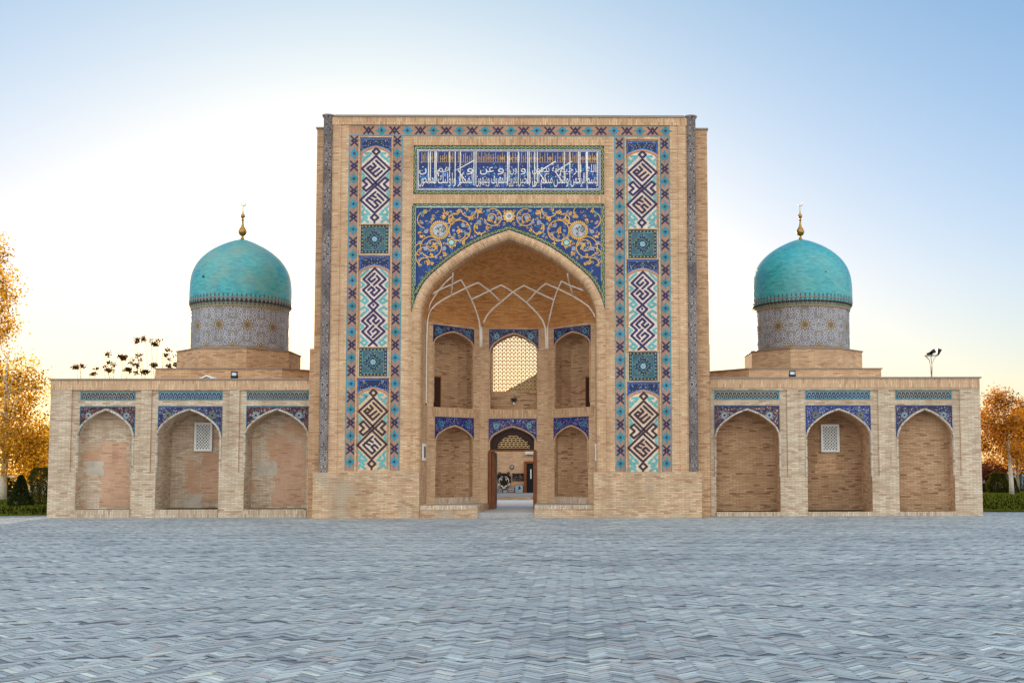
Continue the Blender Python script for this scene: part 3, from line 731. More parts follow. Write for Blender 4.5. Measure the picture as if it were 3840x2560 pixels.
def scroll_border(t, u0, v0, u1, v1, w, l, pts=None):
    """dark green strip with a yellow wave, leaves and small white rings"""
    runs = pts or [[(u0 + w / 2, v0 + w / 2), (u1 - w / 2, v0 + w / 2)], [(u1 - w / 2, v0 + w / 2), (u1 - w / 2, v1 - w / 2)], [(u1 - w / 2, v1 - w / 2), (u0 + w / 2, v1 - w / 2)], [(u0 + w / 2, v1 - w / 2), (u0 + w / 2, v0 + w / 2)]]
    for run in runs:
        cum = [0]
        for i in range(len(run) - 1): cum.append(cum[-1] + math.hypot(run[i + 1][0] - run[i][0], run[i + 1][1] - run[i][1]))
        Lt = cum[-1]; n = max(2, int(Lt / (w * 0.55)))
        at = lambda d: (np.interp(d, cum, [p[0] for p in run]), np.interp(d, cum, [p[1] for p in run]))
        t.stroke(run, w, srgb('21483f'), l)
        wave = []
        for k in range(n + 1):
            d = Lt * k / n; x, y = at(d); a = at(max(0, d - 0.02)); b = at(min(Lt, d + 0.02)); dx, dy = b[0] - a[0], b[1] - a[1]; q = math.hypot(dx, dy) or 1
            s_ = (k % 4); o = (0, 1, 0, -1)[s_] * w * 0.26
            wave.append((x - dy / q * o, y + dx / q * o))
            if s_ in (1, 3): t.disc(x + dy / q * o, y - dx / q * o, w * 0.16, srgb('a9c0bc'), l + 2, 6); t.disc(x + dy / q * o, y - dx / q * o, w * 0.07, NAVY, l + 3, 5)
        t.stroke(wave, w * 0.22, OLV, l + 1)

IU0, IU1, IV0, IV1 = SX(1548.5, 640), SX(2267, 640), zp(729), zp(547)
t = Tile(base=0.004)
t.rect(IU0, IV0, IU1, IV1, NAVY, 0)
bw = 0.135
scroll_border(t, IU0, IV0, IU1, IV1, bw, 1)
t.rect(IU0 + bw, IV0 + bw, IU1 - bw, IV1 - bw, srgb('17306c'), 2)
t.frame(IU0 + bw + 0.01, IV0 + bw + 0.01, IU1 - bw - 0.01, IV1 - bw - 0.01, 0.02, WHT, 3)
t.frame(IU0 + bw + 0.055, IV0 + bw + 0.055, IU1 - bw - 0.055, IV1 - bw - 0.055, 0.02, WHT, 3)
for k in range(1, 20): t.rect(IU0 + (IU1 - IU0) * k / 20 - 0.003, IV0 + 0.2, IU0 + (IU1 - IU0) * k / 20 + 0.003, IV1 - 0.2, srgb('4a5a96'), 2.3)
rnd = random.Random(5)
a, b, vb_, vt_ = IU0 + 0.24, IU1 - 0.24, IV0 + 0.21, IV1 - 0.2
for k in range(230):                                          # turquoise scrolls behind the lettering
    u, v = a + rnd.random() * (b - a), vb_ + rnd.random() * (vt_ - vb_) * 0.62
    t.arc(u, v, 0.05 + 0.03 * rnd.random(), rnd.random() * 360, rnd.random() * 360 + 200, 0.022, rnd.choice([srgb('2a6fc0'), srgb('2f8fb8'), srgb('2250ac')]), 3, 0.015, 7)
g0 = vb_ + (vt_ - vb_) * 0.70                                 # gold kufic band on top
GLK = srgb('b08c56'); t.rect(a, g0 - 0.007, b, g0 + 0.007, GLK, 4)
x = b - 0.02
while x > a + 0.1:
    w = 0.16 + 0.16 * rnd.random(); h = vt_ - g0 - 0.06; k = rnd.random()
    for j in range(3):
        xx = x - w * (0.15 + 0.33 * j); hh = h * (1 if (j + int(k * 9)) % 2 == 0 else 0.62 + 0.3 * rnd.random())
        t.rect(xx - 0.013, g0, xx + 0.013, g0 + hh, GLK, 4)
        if rnd.random() < 0.5: t.rect(xx - 0.013, g0 + hh * 0.45, xx + 0.06, g0 + hh * 0.45 + 0.024, GLK, 4.3)
    if k < 0.35: t.blocks([(x - w * 0.15, g0 + h * 0.2), (x - w * 0.48, g0 + h * 0.6), (x - w * 0.81, g0 + h * 0.2)], 0.024, GLK, 4.5, 1); t.blocks([(x - w * 0.15, g0 + h * 0.6), (x - w * 0.48, g0 + h * 0.2), (x - w * 0.81, g0 + h * 0.6)], 0.024, GLK, 4.5, 1)
    x -= w
low = 'بسم الرحمن ولتكن منكم الى الخير يامرون بالمعروف وينهون المنكر واولئك المفلحون'.split()
lx = [(2240, 2200), (2194, 2140), (2132, 2076), (2072, 2028), (2022, 1996), (1990, 1946), (1940, 1908), (1902, 1842), (1836, 1784), (1778, 1716), (1710, 1642), (1636, 1570)]
H_ = vt_ - vb_
for wd, (x1, x0) in zip(low, lx): letters(t, shape(wd), SX(x0, 690), SX(x1, 690), vb_ - 0.03, vb_ + H_ * 0.44, WHT, 6)
hi = 'الله الرحيم امة يدعون و ون و عن و هم ن'.split()
hx = [(2236, 2200), (2180, 2100), (2094, 2070), (2060, 1996), (1972, 1952), (1938, 1912), (1890, 1866), (1852, 1800), (1776, 1750), (1690, 1640), (1600, 1572)]
for wd, (x1, x0) in zip(hi, hx): letters(t, shape(wd), SX(x0, 650), SX(x1, 650), vb_ + H_ * 0.32, vb_ + H_ * 0.66, WHT, 6.5)
for px in (1607, 1614, 1631, 1636, 1686, 1707, 1726, 1777.5, 1785, 1903.5, 1909, 1944, 1979, 1985, 2005, 2015, 2116, 2137, 2169, 2175, 2199, 2203, 2240):
    x = SX(px, 650); zb = vb_ + H_ * rnd.choice([0.08, 0.12, 0.2, 0.3])
    t.poly([(x - 0.014, zb), (x + 0.014, zb), (x + 0.02, vt_ - 0.05), (x, vt_ - 0.005), (x - 0.02, vt_ - 0.05)], WHT, 7)
for (xa, ya), (xb_, yb) in (((1716, 637), (1777, 603)), ((2020, 645), (2084, 605)), ((2083, 645), (2145, 605))):
    t.stroke([(SX(xa, ya), zp(ya)), (SX(xb_, yb), zp(yb))], 0.04, WHT, 7.3)
    t.stroke([(SX(xa, ya), zp(ya)), (SX(xa + 30, ya + 42), zp(ya + 42))], 0.035, WHT, 7.3)
for k in range(150):
    u, v = a + rnd.random() * (b - a), vb_ + rnd.random() * H_ * 0.68
    t.diamond(u, v, 0.013, WHT, 8) if k % 2 else t.stroke([(u, v), (u + 0.04, v + 0.03)], 0.014, WHT, 8)
t.build('inscription_panel', M['tile'], root)

# --- spandrel over the portal arch
SU0, SU1, SV1 = SX(1545, 850), SX(2268, 850), zp(764.6)
t = Tile(base=0.004)
oc = [p for p in OC]
oc[0] = (SU0, oc[0][1]); oc[-1] = (SU1, oc[-1][1])
for i in range(len(oc) - 1):
    (a, b), (p, q) = oc[i], oc[i + 1]
    if p - a > 1e-5: t.poly([(a, b), (p, q), (p, SV1), (a, SV1)], srgb('123470'), 0)
rnd = random.Random(11)
fo = lambda u: np.interp(u, [p[0] for p in oc], [p[1] for p in oc])
ok = lambda u, v, r: v - r * 1.2 > fo(u) + 0.12 and v - r > fo(u + r) and v - r > fo(u - r) and v + r < SV1 - 0.15 and u - r > SU0 + 0.15 and u + r < SU1 - 0.15
for k in range(900):
    u, v = SU0 + rnd.random() * (SU1 - SU0), zp(1150) + rnd.random() * (SV1 - zp(1150)); r = 0.05 + 0.05 * rnd.random()
    if ok(u, v, r): t.arc(u, v, r, rnd.random() * 360, rnd.random() * 360 + 180, 0.02, rnd.choice([srgb('1c62a8'), srgb('122a66'), srgb('257fae'), srgb('1f6f96'), srgb('112658')]), 1, 0.02, 6)
cx_ = lambda x: 1150 + x / 2.614
cy_ = lambda y: 400 + y / 2.614
def both(fn):
    """draw on the left half and mirrored on the right"""
    for sg in (1, -1):
        fn(lambda x, y: (AX + sg * (SX(cx_(x), cy_(y)) - SX(1909, cy_(y))), zp(cy_(y))), sg)
k_ = 1 / 2.614 / 106
def part(P, sg):
    G = GLD; w = 0.036
    A = lambda x, y, r, a0, a1, r2=None, wd=w, tp=False: t.arc(*P(x, y), r * k_, a0 if sg > 0 else 180 - a0, a1 if sg > 0 else 180 - a1, wd, G, 4, None if r2 is None else r2 * k_, taper=tp)
    A(1500, 1215, 105, -100, 250); A(1500, 1215, 105, 250, 330, 70)
    A(1220, 1375, 105, -150, 200); A(1235, 1370, 78, 0, 300, 40)
    A(1165, 1470, 95, 95, 250); A(1300, 1480, 120, -100, 20)
    A(1825, 1085, 85, -170, 120); A(1810, 1090, 55, -60, 190, 30)
    A(1450, 1110, 60, 60, 230); A(1370, 1090, 60, -120, 40)
    A(1590, 1010, 75, -170, 10); A(1170, 1110, 85, 80, 260); A(1560, 1060, 120, -20, 40)
    A(1560, 1300, 160, -70, 25); A(1700, 1190, 60, 110, 330); A(1280, 1030, 70, -30, 160); A(1470, 1070, 40, 180, 330)
    A(1120, 1400, 60, 100, 260); A(1160, 1540, 60, 60, 200)
    for x, y, r in ((1340, 1075, 30), (1410, 1120, 24), (1490, 1030, 34), (1600, 1095, 34), (1655, 1180, 26), (1700, 1030, 34), (1490, 1225, 36), (1580, 1250, 24), (1250, 1350, 34), (1270, 1390, 26), (1220, 1450, 24), (1350, 1440, 30),
                    (1190, 1520, 36), (1540, 1340, 28), (1800, 1110, 34), (1850, 1140, 20), (1770, 1200, 24), (1160, 1025, 28), (1130, 1275, 24), (1100, 1240, 18), (1560, 1000, 22), (1380, 1040, 24), (1230, 1110, 22), (1690, 1240, 22), (1120, 1340, 16), (1230, 1545, 20)):
        u, v = P(x, y); a = rnd.random() * 6.28
        r *= 0.85; t.star(u, v, r * k_, r * k_ * 0.45, 4, G, 5, a); t.arc(u, v, r * k_ * 1.1, math.degrees(a), math.degrees(a) + 150, 0.05, G, 5.2, r * k_ * 0.5, 6, True)
        t.disc(u, v, r * k_ * 0.25, BRN, 5.5, 5)
    for x, y, r in ((1170, 1225, 26), (1168, 1390, 26), (1350, 1390, 26), (1535, 1165, 25), (1440, 1215, 19), (1690, 1133, 27), (1815, 1083, 25), (1750, 1135, 20), (1650, 1040, 20), (1412, 1032, 17), (1132, 1142, 18), (1500, 1315, 16), (1590, 1195, 16),
                    (1555, 1240, 18), (1115, 1330, 18), (1270, 1480, 18), (1125, 1440, 18), (1400, 1270, 16), (1210, 1340, 16), (1275, 1340, 19), (1230, 1400, 16), (1550, 1045, 16), (1650, 1270, 16), (1775, 1020, 18), (1885, 1092, 22), (1100, 1500, 14), (1440, 1280, 18), (1610, 1150, 16), (1860, 1020, 15)):
        t.flower(*P(x, y), r * k_ * 0.9, srgb('959cae'), 6, n=8 if r > 20 else 5)
    u, v = P(1302, 1212)                                      # the round medallion
    for k in range(28):
        a = 2 * math.pi * k / 28
        t.star(u + 88 * k_ * math.cos(a), v + 88 * k_ * math.sin(a), 15 * k_, 7 * k_, 4, G, 6, a)
    t.disc(u, v, 80 * k_, G, 7, 28); t.disc(u, v, 71 * k_, srgb('aeaeb0'), 8, 28)
    r2 = random.Random(3)
    for k in range(16):
        aa, rr = r2.random() * 6.28, 55 * k_ * math.sqrt(r2.random())
        t.arc(u + rr * math.cos(aa), v + rr * math.sin(aa), (8 + 14 * r2.random()) * k_, r2.random() * 360, r2.random() * 360 + 200, 0.018, BLK, 9, 4 * k_, 6)
    t.arc(u, v, 66 * k_, 0, 360, 0.012, BLK, 9, n=24)
    u, v = P(1420, 1333)                                      # the palmette
    t.star(u, v, 60 * k_, 40 * k_, 6, G, 7, 0.3); t.disc(u, v, 36 * k_, srgb('3f7f78'), 8, 12); t.flower(u, v, 26 * k_, srgb('b4c8c4'), 9)
    t.star(*P(1133, 1045), 22 * k_, 11 * k_, 5, srgb('2f8a98'), 6.6)
both(part)
r4 = random.Random(17); pts4 = []
while len(pts4) < 75:
    u, v = SU0 + r4.random() * (AX - SU0), zp(1120) + r4.random() * (SV1 - zp(1120))
    if ok(u, v, 0.09) and math.hypot(u - (SX(cx_(1302), cy_(1212))), v - zp(cy_(1212))) > 0.42 and all(math.hypot(u - a, v - b) > 0.17 for a, b in pts4): pts4.append((u, v))
for u, v in pts4:
    a0, rr4 = r4.random() * 360, 0.05 + 0.035 * r4.random(); kd = r4.random()
    for sg in (1, -1):
        uu = u if sg > 0 else 2 * AX - u; aa = a0 if sg > 0 else 180 - a0
        t.arc(uu, v, rr4, aa, aa + sg * 200, 0.022, GLD, 3.2, rr4 * 0.4, 7, True)
        if kd < 0.5: t.star(uu, v, rr4 * 0.6, rr4 * 0.25, 3, GLD, 3.6, a0)
        else: t.flower(uu + rr4, v, rr4 * 0.5, srgb('868ea2'), 3.4, n=5)
u, v = AX, zp(cy_(1075))
t.star(u, v, 66 * k_, 52 * k_, 10, GLD, 8); t.disc(u, v, 36 * k_, srgb('cfcac0'), 9, 16); t.disc(u, v, 20 * k_, srgb('5a4a52'), 10, 8)
for j in range(3): t.rect(u - 0.045 + j * 0.035, v - 0.06, u - 0.03 + j * 0.035, v + 0.06, srgb('cfcac0'), 11)
g = 0.135
scroll_border(t, 0, 0, 0, 0, g, 12, [[(SU0 + g / 2, oc[0][1] + 0.1), (SU0 + g / 2, SV1 - g / 2)], [(SU0 + g, SV1 - g / 2), (SU1 - g, SV1 - g / 2)], [(SU1 - g / 2, SV1 - g / 2), (SU1 - g / 2, oc[-1][1] + 0.1)]])
off = []
for i in range(len(oc)):
    a = oc[max(i - 1, 0)]; b = oc[min(i + 1, len(oc) - 1)]; dx, dz = b[0] - a[0], b[1] - a[1]; q = math.hypot(dx, dz)
    off.append((oc[i][0] - dz / q * g / 2, oc[i][1] + dx / q * g / 2))
scroll_border(t, 0, 0, 0, 0, g * 0.9, 16, [[p for p in off if SU0 + g * 0.8 < p[0] < SU1 - g * 0.8]])
inn = [(p[0], p[1] + 0.02) for p in off if SU0 + g * 1.1 < p[0] < SU1 - g * 1.1]
t.stroke([(SU0 + g, inn[0][1] + 0.25), (SU0 + g, SV1 - g), (SU1 - g, SV1 - g), (SU1 - g, inn[-1][1] + 0.25)], 0.018, srgb('a9bcc8'), 20)
t.build('spandrel_panel', M['tile'], root)

# ------------------------------------------------------------------ the iwan (recess behind the arch)
J1, BX, BY = 1.8, 1.30, 3.6
CXN = AX + 0.0
ZV = ZSP
WLF = Wall((AX - HX, 0.4), (AX - HX, J1)); WRF = Wall((AX + HX, J1), (AX + HX, 0.4))
WLA = Wall((AX - HX, J1), (AX - BX, BY)); WRA = Wall((AX + BX, BY), (AX + HX, J1)); WC = Wall((AX - BX, BY), (AX + BX, BY))
ZM = 3.75                                                     # storey line, corrected below from the photo
ZM = WC.at(1924, 1566)[1]
def op_of(w, x0, x1, yl, ys, ya):
    u0, zl = w.at(x0, yl); u1, _ = w.at(x1, yl); c = (x0 + x1) / 2
    return (u0, u1, w.at(c, yl)[1], w.at(c, ys)[1], w.at(c, ya)[1])
lowL = op_of(WLA, 1631.6, 1772, 1864, 1650, 1598); upL = op_of(WLA, 1625, 1773, 1531, 1291, 1246)
LN = WLA.L
flip = lambda o: (LN - o[1], LN - o[0], o[2], o[3], o[4])
lowR, upR = flip(lowL), flip(upL)
lowC = op_of(WC, 1835, 2008, 1908, 1655, 1601); upC = op_of(WC, 1837, 2015, 1535, 1318, 1252)
mb = MB()                                                     # 0 brick 1 niche brick 2 soldier 3 plinth
for w in (WLF, WRF): w.rect(mb, 0, w.L, 0, ZV + 0.02)
for w, lo, upn in ((WLA, lowL, upL), (WRA, lowR, upR)):
    w.bay(mb, 0, w.L, 0, ZM, lo); w.bay(mb, 0, w.L, ZM, ZV + 0.02, upn)
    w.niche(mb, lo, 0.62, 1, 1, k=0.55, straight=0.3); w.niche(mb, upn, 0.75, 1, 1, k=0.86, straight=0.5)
    w.edging(mb, lo, 0.05, 0.02, 2, low=lo[3] - 1.0); w.edging(mb, upn, 0.05, 0.02, 2, low=upn[2] + 0.2)
    zz = ZM + 0.01
    for i in range(1): mb.face([w.P(0.25, ZM - 0.02, -0.03), w.P(w.L - 0.1, ZM - 0.02, -0.03), w.P(w.L - 0.1, ZM + 0.33, -0.03), w.P(0.25, ZM + 0.33, -0.03)], 2)
    mb.face([w.P(0.25, ZM + 0.33, -0.03), w.P(w.L - 0.1, ZM + 0.33, -0.03), w.P(w.L - 0.1, ZM + 0.33, 0), w.P(0.25, ZM + 0.33, 0)], 2)
lowCw = (lowC[0], lowC[1], 0.0, lowC[3], lowC[4])
WC.bay(mb, 0, WC.L, 0, ZM, lowCw); WC.bay(mb, 0, WC.L, ZM, ZV + 0.02, upC)
WC.edging(mb, lowC, 0.05, 0.02, 2, low=lowC[3] - 0.5); WC.edging(mb, upC, 0.05, 0.02, 2, low=upC[2])
mb.face([WC.P(upC[0] - 0.03, ZM - 0.02, -0.03), WC.P(upC[1] + 0.03, ZM - 0.02, -0.03), WC.P(upC[1] + 0.03, ZM + 0.33, -0.03), WC.P(upC[0] - 0.03, ZM + 0.33, -0.03)], 2)
WC.niche(mb, upC, 0.7, 0, 1, back=False)                       # reveal of the screen window
ov = upC
zl1 = WC.at(1925, 1467)[1]
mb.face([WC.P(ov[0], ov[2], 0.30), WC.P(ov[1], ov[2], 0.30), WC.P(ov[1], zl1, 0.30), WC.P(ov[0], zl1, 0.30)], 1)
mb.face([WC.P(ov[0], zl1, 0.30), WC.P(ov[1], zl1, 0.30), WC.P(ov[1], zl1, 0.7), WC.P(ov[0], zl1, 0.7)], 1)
WC.niche(mb, lowCw, BD - BY, 0, 1, back=False)                 # passage through the portal
# parapet of the benches: pale soldier sills under the lower niches
for w, lo in ((WLA, lowL), (WRA, lowR)):
    mb.face([w.P(lo[0], 0, -0.02), w.P(lo[1], 0, -0.02), w.P(lo[1], lo[2] + 0.005, -0.02), w.P(lo[0], lo[2] + 0.005, -0.02)], 3)
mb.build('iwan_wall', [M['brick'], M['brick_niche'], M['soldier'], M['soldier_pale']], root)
# threshold floor of the iwan and the two benches
zb_ = SZ(1895, 1700, 0.0)
ZF = WC.at(1924, 1908)[1]
mb = MB()
mb.box(AX - HX + 0.001, AX + HX - 0.001, 0.02, BY + 0.4, 0.0, max(ZF, 0.06), 0, srgb('a09c98'))
mb.build('threshold_floor', M['paver'], root)
for sg in (-1, 1):
    xi = SX(1791, 1920, 0.0) if sg < 0 else SX(2004, 1920, 0.0)
    xo = AX + sg * (HX - 0.002)
    xb = WC.P(lowC[0] if sg < 0 else lowC[1], 0).x - (0.02 if sg < 0 else -0.02)
    pl = [(xo, -0.06), (xi, -0.06), (xb, BY - 0.01), (AX + sg * BX, BY - 0.01), (xo, J1 - 0.01)]
    if sg > 0: pl = pl[::-1]
    mb = MB(); mb.prism(pl, 0.0, zb_, 0, mt=1, c=srgb('a39a90'))
    q0, q1 = min(xo, xi), max(xo, xi)
    mb.box(q0 + 0.01, q1 - 0.01, -0.085, -0.06, zb_ - 0.13, zb_ + 0.012, 2, skip='b')
    mb.build('bench', [M['brick_plinth'], M['paver'], M['soldier_pale']], root)

# vault: a half dome whose plan is the octagon scaled by the arch profile
icr = [(AX + HX, ZSP)] + [p for p in IC if p[0] >= AX - 1e-4][::-1]
prof = sorted([(p[1], (p[0] - AX) / HX) for p in IC if p[0] >= AX - 1e-4])
zs_, ws_ = [p[0] for p in prof], [max(0.0, p[1]) for p in prof]
Y0 = 0.40
plan = [(-HX, 0.0), (-HX, J1 - Y0), (-BX, BY - Y0), (BX, BY - Y0), (HX, J1 - Y0), (HX, 0.0)]
def dens(pl, n):
    out = []
    for i in range(len(pl) - 1):
        for k in range(n): out.append((pl[i][0] + (pl[i + 1][0] - pl[i][0]) * k / n, pl[i][1] + (pl[i + 1][1] - pl[i][1]) * k / n))
    return out + [pl[-1]]
pd = dens(plan, 8)
rings = []
NZ = 26
for i in range(NZ + 1):
    z = ZSP + (zs_[-1] - ZSP) * i / NZ
    w = float(np.interp(z, zs_, ws_)); bl = min(1.0, max(0.0, (1 - w) * 2.5)); ring = []
    for (x, y) in pd:
        a = math.atan2(y, x); ex, ey = HX * math.cos(a), (BY - Y0) * math.sin(a)
        xx, yy = x + (ex - x) * bl, y + (ey - y) * bl
        ring.append(Vector((AX + xx * w, Y0 + yy * w ** 0.85, z)))
    rings.append(ring)
mb = MB(); 
for i in range(NZ):
    for k in range(len(pd) - 1):
        q = [rings[i][k], rings[i][k + 1], rings[i + 1][k + 1], rings[i + 1][k]]
        mb.face(q, 0, uv=[(k * 0.22, i * 0.16), (k * 0.22 + 0.22, i * 0.16), (k * 0.22 + 0.22, i * 0.16 + 0.16), (k * 0.22, i * 0.16 + 0.16)], sm=True)
bvh = BVHTree.FromPolygons([v.copy() for v in mb.v], mb.f)
mb.build('vault', M['vault'], root, weld=True)
rq = lambda x, y: (1500 + x / 2.614, 1000 + y / 2.614)
RIBS = [[(787, 785), (787, 690), (786, 600), (775, 530), (755, 460), (730, 390), (700, 320), (670, 260), (640, 200), (597, 128)],
        [(800, 785), (800, 690), (802, 600), (820, 540), (850, 480), (905, 415), (990, 345), (1050, 295), (1110, 245), (1160, 215), (1215, 185), (1270, 210), (1335, 245), (1420, 285), (1510, 325)],
        [(1432, 805), (1430, 700), (1425, 600), (1400, 530), (1350, 460), (1300, 410), (1240, 350), (1175, 300), (1110, 250), (1050, 212), (990, 180), (930, 208), (875, 235), (790, 278), (700, 320)],
        [(1447, 805), (1446, 700), (1448, 600), (1465, 500), (1490, 400), (1510, 325), (1540, 240), (1565, 180), (1585, 140)],
        [(990, 345), (935, 290), (875, 235), (820, 195), (765, 155), (700, 182), (640, 210), (570, 245), (500, 280), (400, 335), (340, 380), (300, 425), (280, 468), (269, 520), (265, 580), (263, 650), (262, 728)],
        [(1240, 350), (1290, 298), (1335, 245), (1385, 200), (1430, 165), (1490, 190), (1550, 215), (1625, 252), (1700, 290), (1790, 345), (1850, 390), (1890, 440), (1915, 490)],
        [(597, 128), (550, 150), (510, 172), (440, 200), (380, 228), (350, 245), (325, 262)], [(500, 280), (505, 220), (512, 150), (514, 100), (516, 60), (518, 30)],
        [(1585, 140), (1625, 160), (1660, 180), (1730, 205), (1800, 232), (1840, 250), (1875, 268)], [(1700, 290), (1680, 220), (1660, 150), (1650, 105), (1645, 65), (1640, 35)],
        [(515, 86), (445, 150), (376, 230), (330, 300), (293, 361), (278, 430)], [(1695, 86), (1765, 150), (1834, 230), (1880, 300), (1912, 361)]]
for rib in RIBS:
    pts = []
    for x, y in rib:
        o = CAM; d = ray(*rq(x, y)); hit = bvh.ray_cast(o, d)
        if hit[0] is None or hit[0].z < ZSP + 0.02:
            # lower shafts stand in front of the wall corner
            cands = []
            for w in (WLA, WC, WRA, WLF, WRF):
                tt = (w.A - CAM).dot(w.n) / d.dot(w.n) if abs(d.dot(w.n)) > 1e-6 else -1
                if tt > 0:
                    p = CAM + d * tt; u = (p - w.A).dot(w.e)
                    if -0.02 <= u <= w.L + 0.02 and p.z < ZSP + 0.05: cands.append((tt, p))
            if not cands: continue
            p = min(cands, key=lambda c: c[0])[1]
        else: p = hit[0]
        pts.append(p - d * 0.008)
    if len(pts) > 1:
        mb = MB(); mb.tube(pts, 0.035, 6); mb.build('vault_rib', M['stucco'], root)
# tile panels over the niches of the iwan
PAL = dict(up=(srgb('191d42'), srgb('5c5e76'), srgb('a0a3b2')), low=(srgb('1c246a'), srgb('62567a'), srgb('a8a6b8')), lc=(srgb('28245e'), srgb('6c6084'), srgb('aeaabb')))
def sp(w, op, x0, x1, y, ys, pal, seed, medal, centre):
    u0 = w.at(x0, y)[0] if x0 is not None else op[0] - 0.04; u1 = w.at(x1, y)[0] if x1 is not None else op[1] + 0.04
    g_, s_, d_ = PAL[pal]
    w.spandrel('niche_spandrel', root, u0, u1, ys, op, g_, s_, d_, medal, srgb('24407c'), seed, 0.07, centre=centre)
zlu = WLA.at(1704, 1564)[1]; zuu = WLA.at(1700, 1226)[1]
sp(WLA, lowL, None, None, 1560, zlu, 'low', 1, TUR, TEA); sp(WRA, lowR, None, None, 1560, zlu, 'low', 2, TUR, TEA)
sp(WC, lowC, None, None, 1570, WC.at(1924, 1570)[1], 'lc', 3, srgb('6fb0b0'), srgb('7fa8b0'))
sp(WLA, upL, None, None, 1225, zuu, 'up', 4, srgb('4f8fa4'), srgb('7fa8b0')); sp(WRA, upR, None, None, 1225, zuu, 'up', 5, srgb('4f8fa4'), srgb('7fa8b0'))
sp(WC, upC, None, None, 1235, WC.at(1924, 1235)[1], 'up', 6, srgb('6fa4b4'), srgb('9ab8bc'))

# lattice screen of the upper window
def lattice(name, w, op, zb, d, cell, th, mat, parent, kind='diag'):
    mb = MB(); u0, u1, _, zs, za = op
    ap = arch_pts(u0, u1, zs, za); top = lambda u: float(np.interp(u, [p[0] for p in ap], [p[1] for p in ap]))
    def bar(a, b, c, e, dd):
        n = max(2, int(math.hypot(c - a, e - b) / 0.05)); seg = []
        for i in range(n + 1):
            u, v = a + (c - a) * i / n, b + (e - b) * i / n
            if u0 < u < u1 and zb <= v <= top(u): seg.append((u, v))
            else:
                if len(seg) > 1: put(seg, dd)
                seg = []
        if len(seg) > 1: put(seg, dd)
    def put(seg, dd):
        (a, b), (c, e) = seg[0], seg[-1]; q = math.hypot(c - a, e - b); nx, nz = -(e - b) / q * th / 2, (c - a) / q * th / 2
        f = [w.P(a - nx, b - nz, d + dd), w.P(c - nx, e - nz, d + dd), w.P(c + nx, e + nz, d + dd), w.P(a + nx, b + nz, d + dd)]
        g = [w.P(a - nx, b - nz, d + dd + th), w.P(c - nx, e - nz, d + dd + th), w.P(c + nx, e + nz, d + dd + th), w.P(a + nx, b + nz, d + dd + th)]
        mb.face(f); mb.face(g[::-1])
        for i in range(4): mb.face([f[(i + 1) % 4], f[i], g[i], g[(i + 1) % 4]])
    W_, H_ = u1 - u0, za - zb
    if kind == 'diag':
        k = -int(H_ / cell) - 1
        while k * cell < W_ + H_:
            x = u0 + k * cell
            bar(x, zb, x + H_, zb + H_, 0.0); bar(x + H_, zb, x, zb + H_, 0.006); k += 1
        for k in range(1, int(W_ / cell) + 1): bar(u0 + k * cell, zb, u0 + k * cell, za, 0.012)
        for k in range(0, int(H_ / cell) + 1): bar(u0, zb + k * cell + 0.02, u1, zb + k * cell + 0.02, 0.018)
    else:
        n = int(W_ / cell); 
        for j in range(int(H_ / cell) + 1):
            for k in range(n + 1):
                x, z = u0 + k * cell + (cell / 2 if j % 2 else 0), zb + j * cell
                bar(x, z, x + cell * 0.8, z, 0); bar(x + cell * 0.9, z - cell * 0.45, x + cell * 0.9, z + cell * 0.45, 0.005)
                bar(x, z + cell / 2, x + cell * 0.8, z + cell / 2, 0)
    return mb.build(name, mat, parent)
M['lattice'] = plain('plaster_lattice', srgb('c9a777'), 0.8, var=0.15)
lattice('window_lattice', WC, upC, zl1, 0.42, 0.15, 0.026, M['lattice'], root)
lun = (lowC[0] + 0.06, lowC[1] - 0.06, lowC[2], lowC[3], lowC[4] - 0.05)
# door: posts, header, lunette with lattice, opened leaf
zh = WC.at(1924, 1692)[1]
mb = MB(); ap = arch_pts(lun[0], lun[1], lun[3], lun[4]); ap2 = arch_pts(lun[0] + 0.17, lun[1] - 0.17, WC.at(1924, 1672)[1], WC.at(1924, 1627)[1])
o1 = [(lun[0], zh)] + ap + [(lun[1], zh)]; o2 = [(lun[0] + 0.17, zh + 0.13)] + ap2 + [(lun[1] - 0.17, zh + 0.13)]
for i in range(len(o1)):
    j = (i + 1) % len(o1); mb.face([WC.P(*o1[j], 0.28), WC.P(*o1[i], 0.28), WC.P(*o2[i], 0.28), WC.P(*o2[j], 0.28)][::-1]); mb.face([WC.P(*o2[i], 0.28), WC.P(*o2[j], 0.28), WC.P(*o2[j], 0.38), WC.P(*o2[i], 0.38)])
lunette = mb.build('door_lunette', M['wood_dark'], root)
bb_ = MB(); bb_.face([WC.P(o2[0][0], zh + 0.1, 0.37)] + [WC.P(o2[-1][0], zh + 0.1, 0.37)] + [WC.P(p[0], p[1], 0.37) for p in reversed(ap2)]); bb_.build('lunette_board', M['wood_dark'], lunette)
lattice('lunette_lattice', WC, (o2[0][0], o2[-1][0], 0, ap2[0][1], WC.at(1924, 1627)[1]), zh + 0.14, 0.30, 0.155, 0.032, M['lattice'], lunette, 'weave')
mb = MB(); xl, xr = WC.P(lowC[0], 0).x, WC.P(lowC[1], 0).x
zf = max(ZF, 0.06)
mb.box(xl - 0.06, xl + 0.06, BY - 0.05, BY + 0.16, zf, zh, 0); mb.box(xl + 0.065, xl + 0.15, BY + 0.12, BY + 0.34, zf, zh - 0.02, 0)
mb.box(xr - 0.08, xr + 0.05, BY - 0.04, BY + 0.2, zf, zh, 0); mb.box(xl - 0.02, xr + 0.02, BY - 0.02, BY + 0.16, zh, zh + 0.06, 0)
mb.box(xl - 0.03, xl - 0.01, BY - 0.062, BY - 0.05, zf + 0.1, zh - 0.1, 1)
dr = mb.build('door_frame', [M['wood'], M['wood_dark']], root)
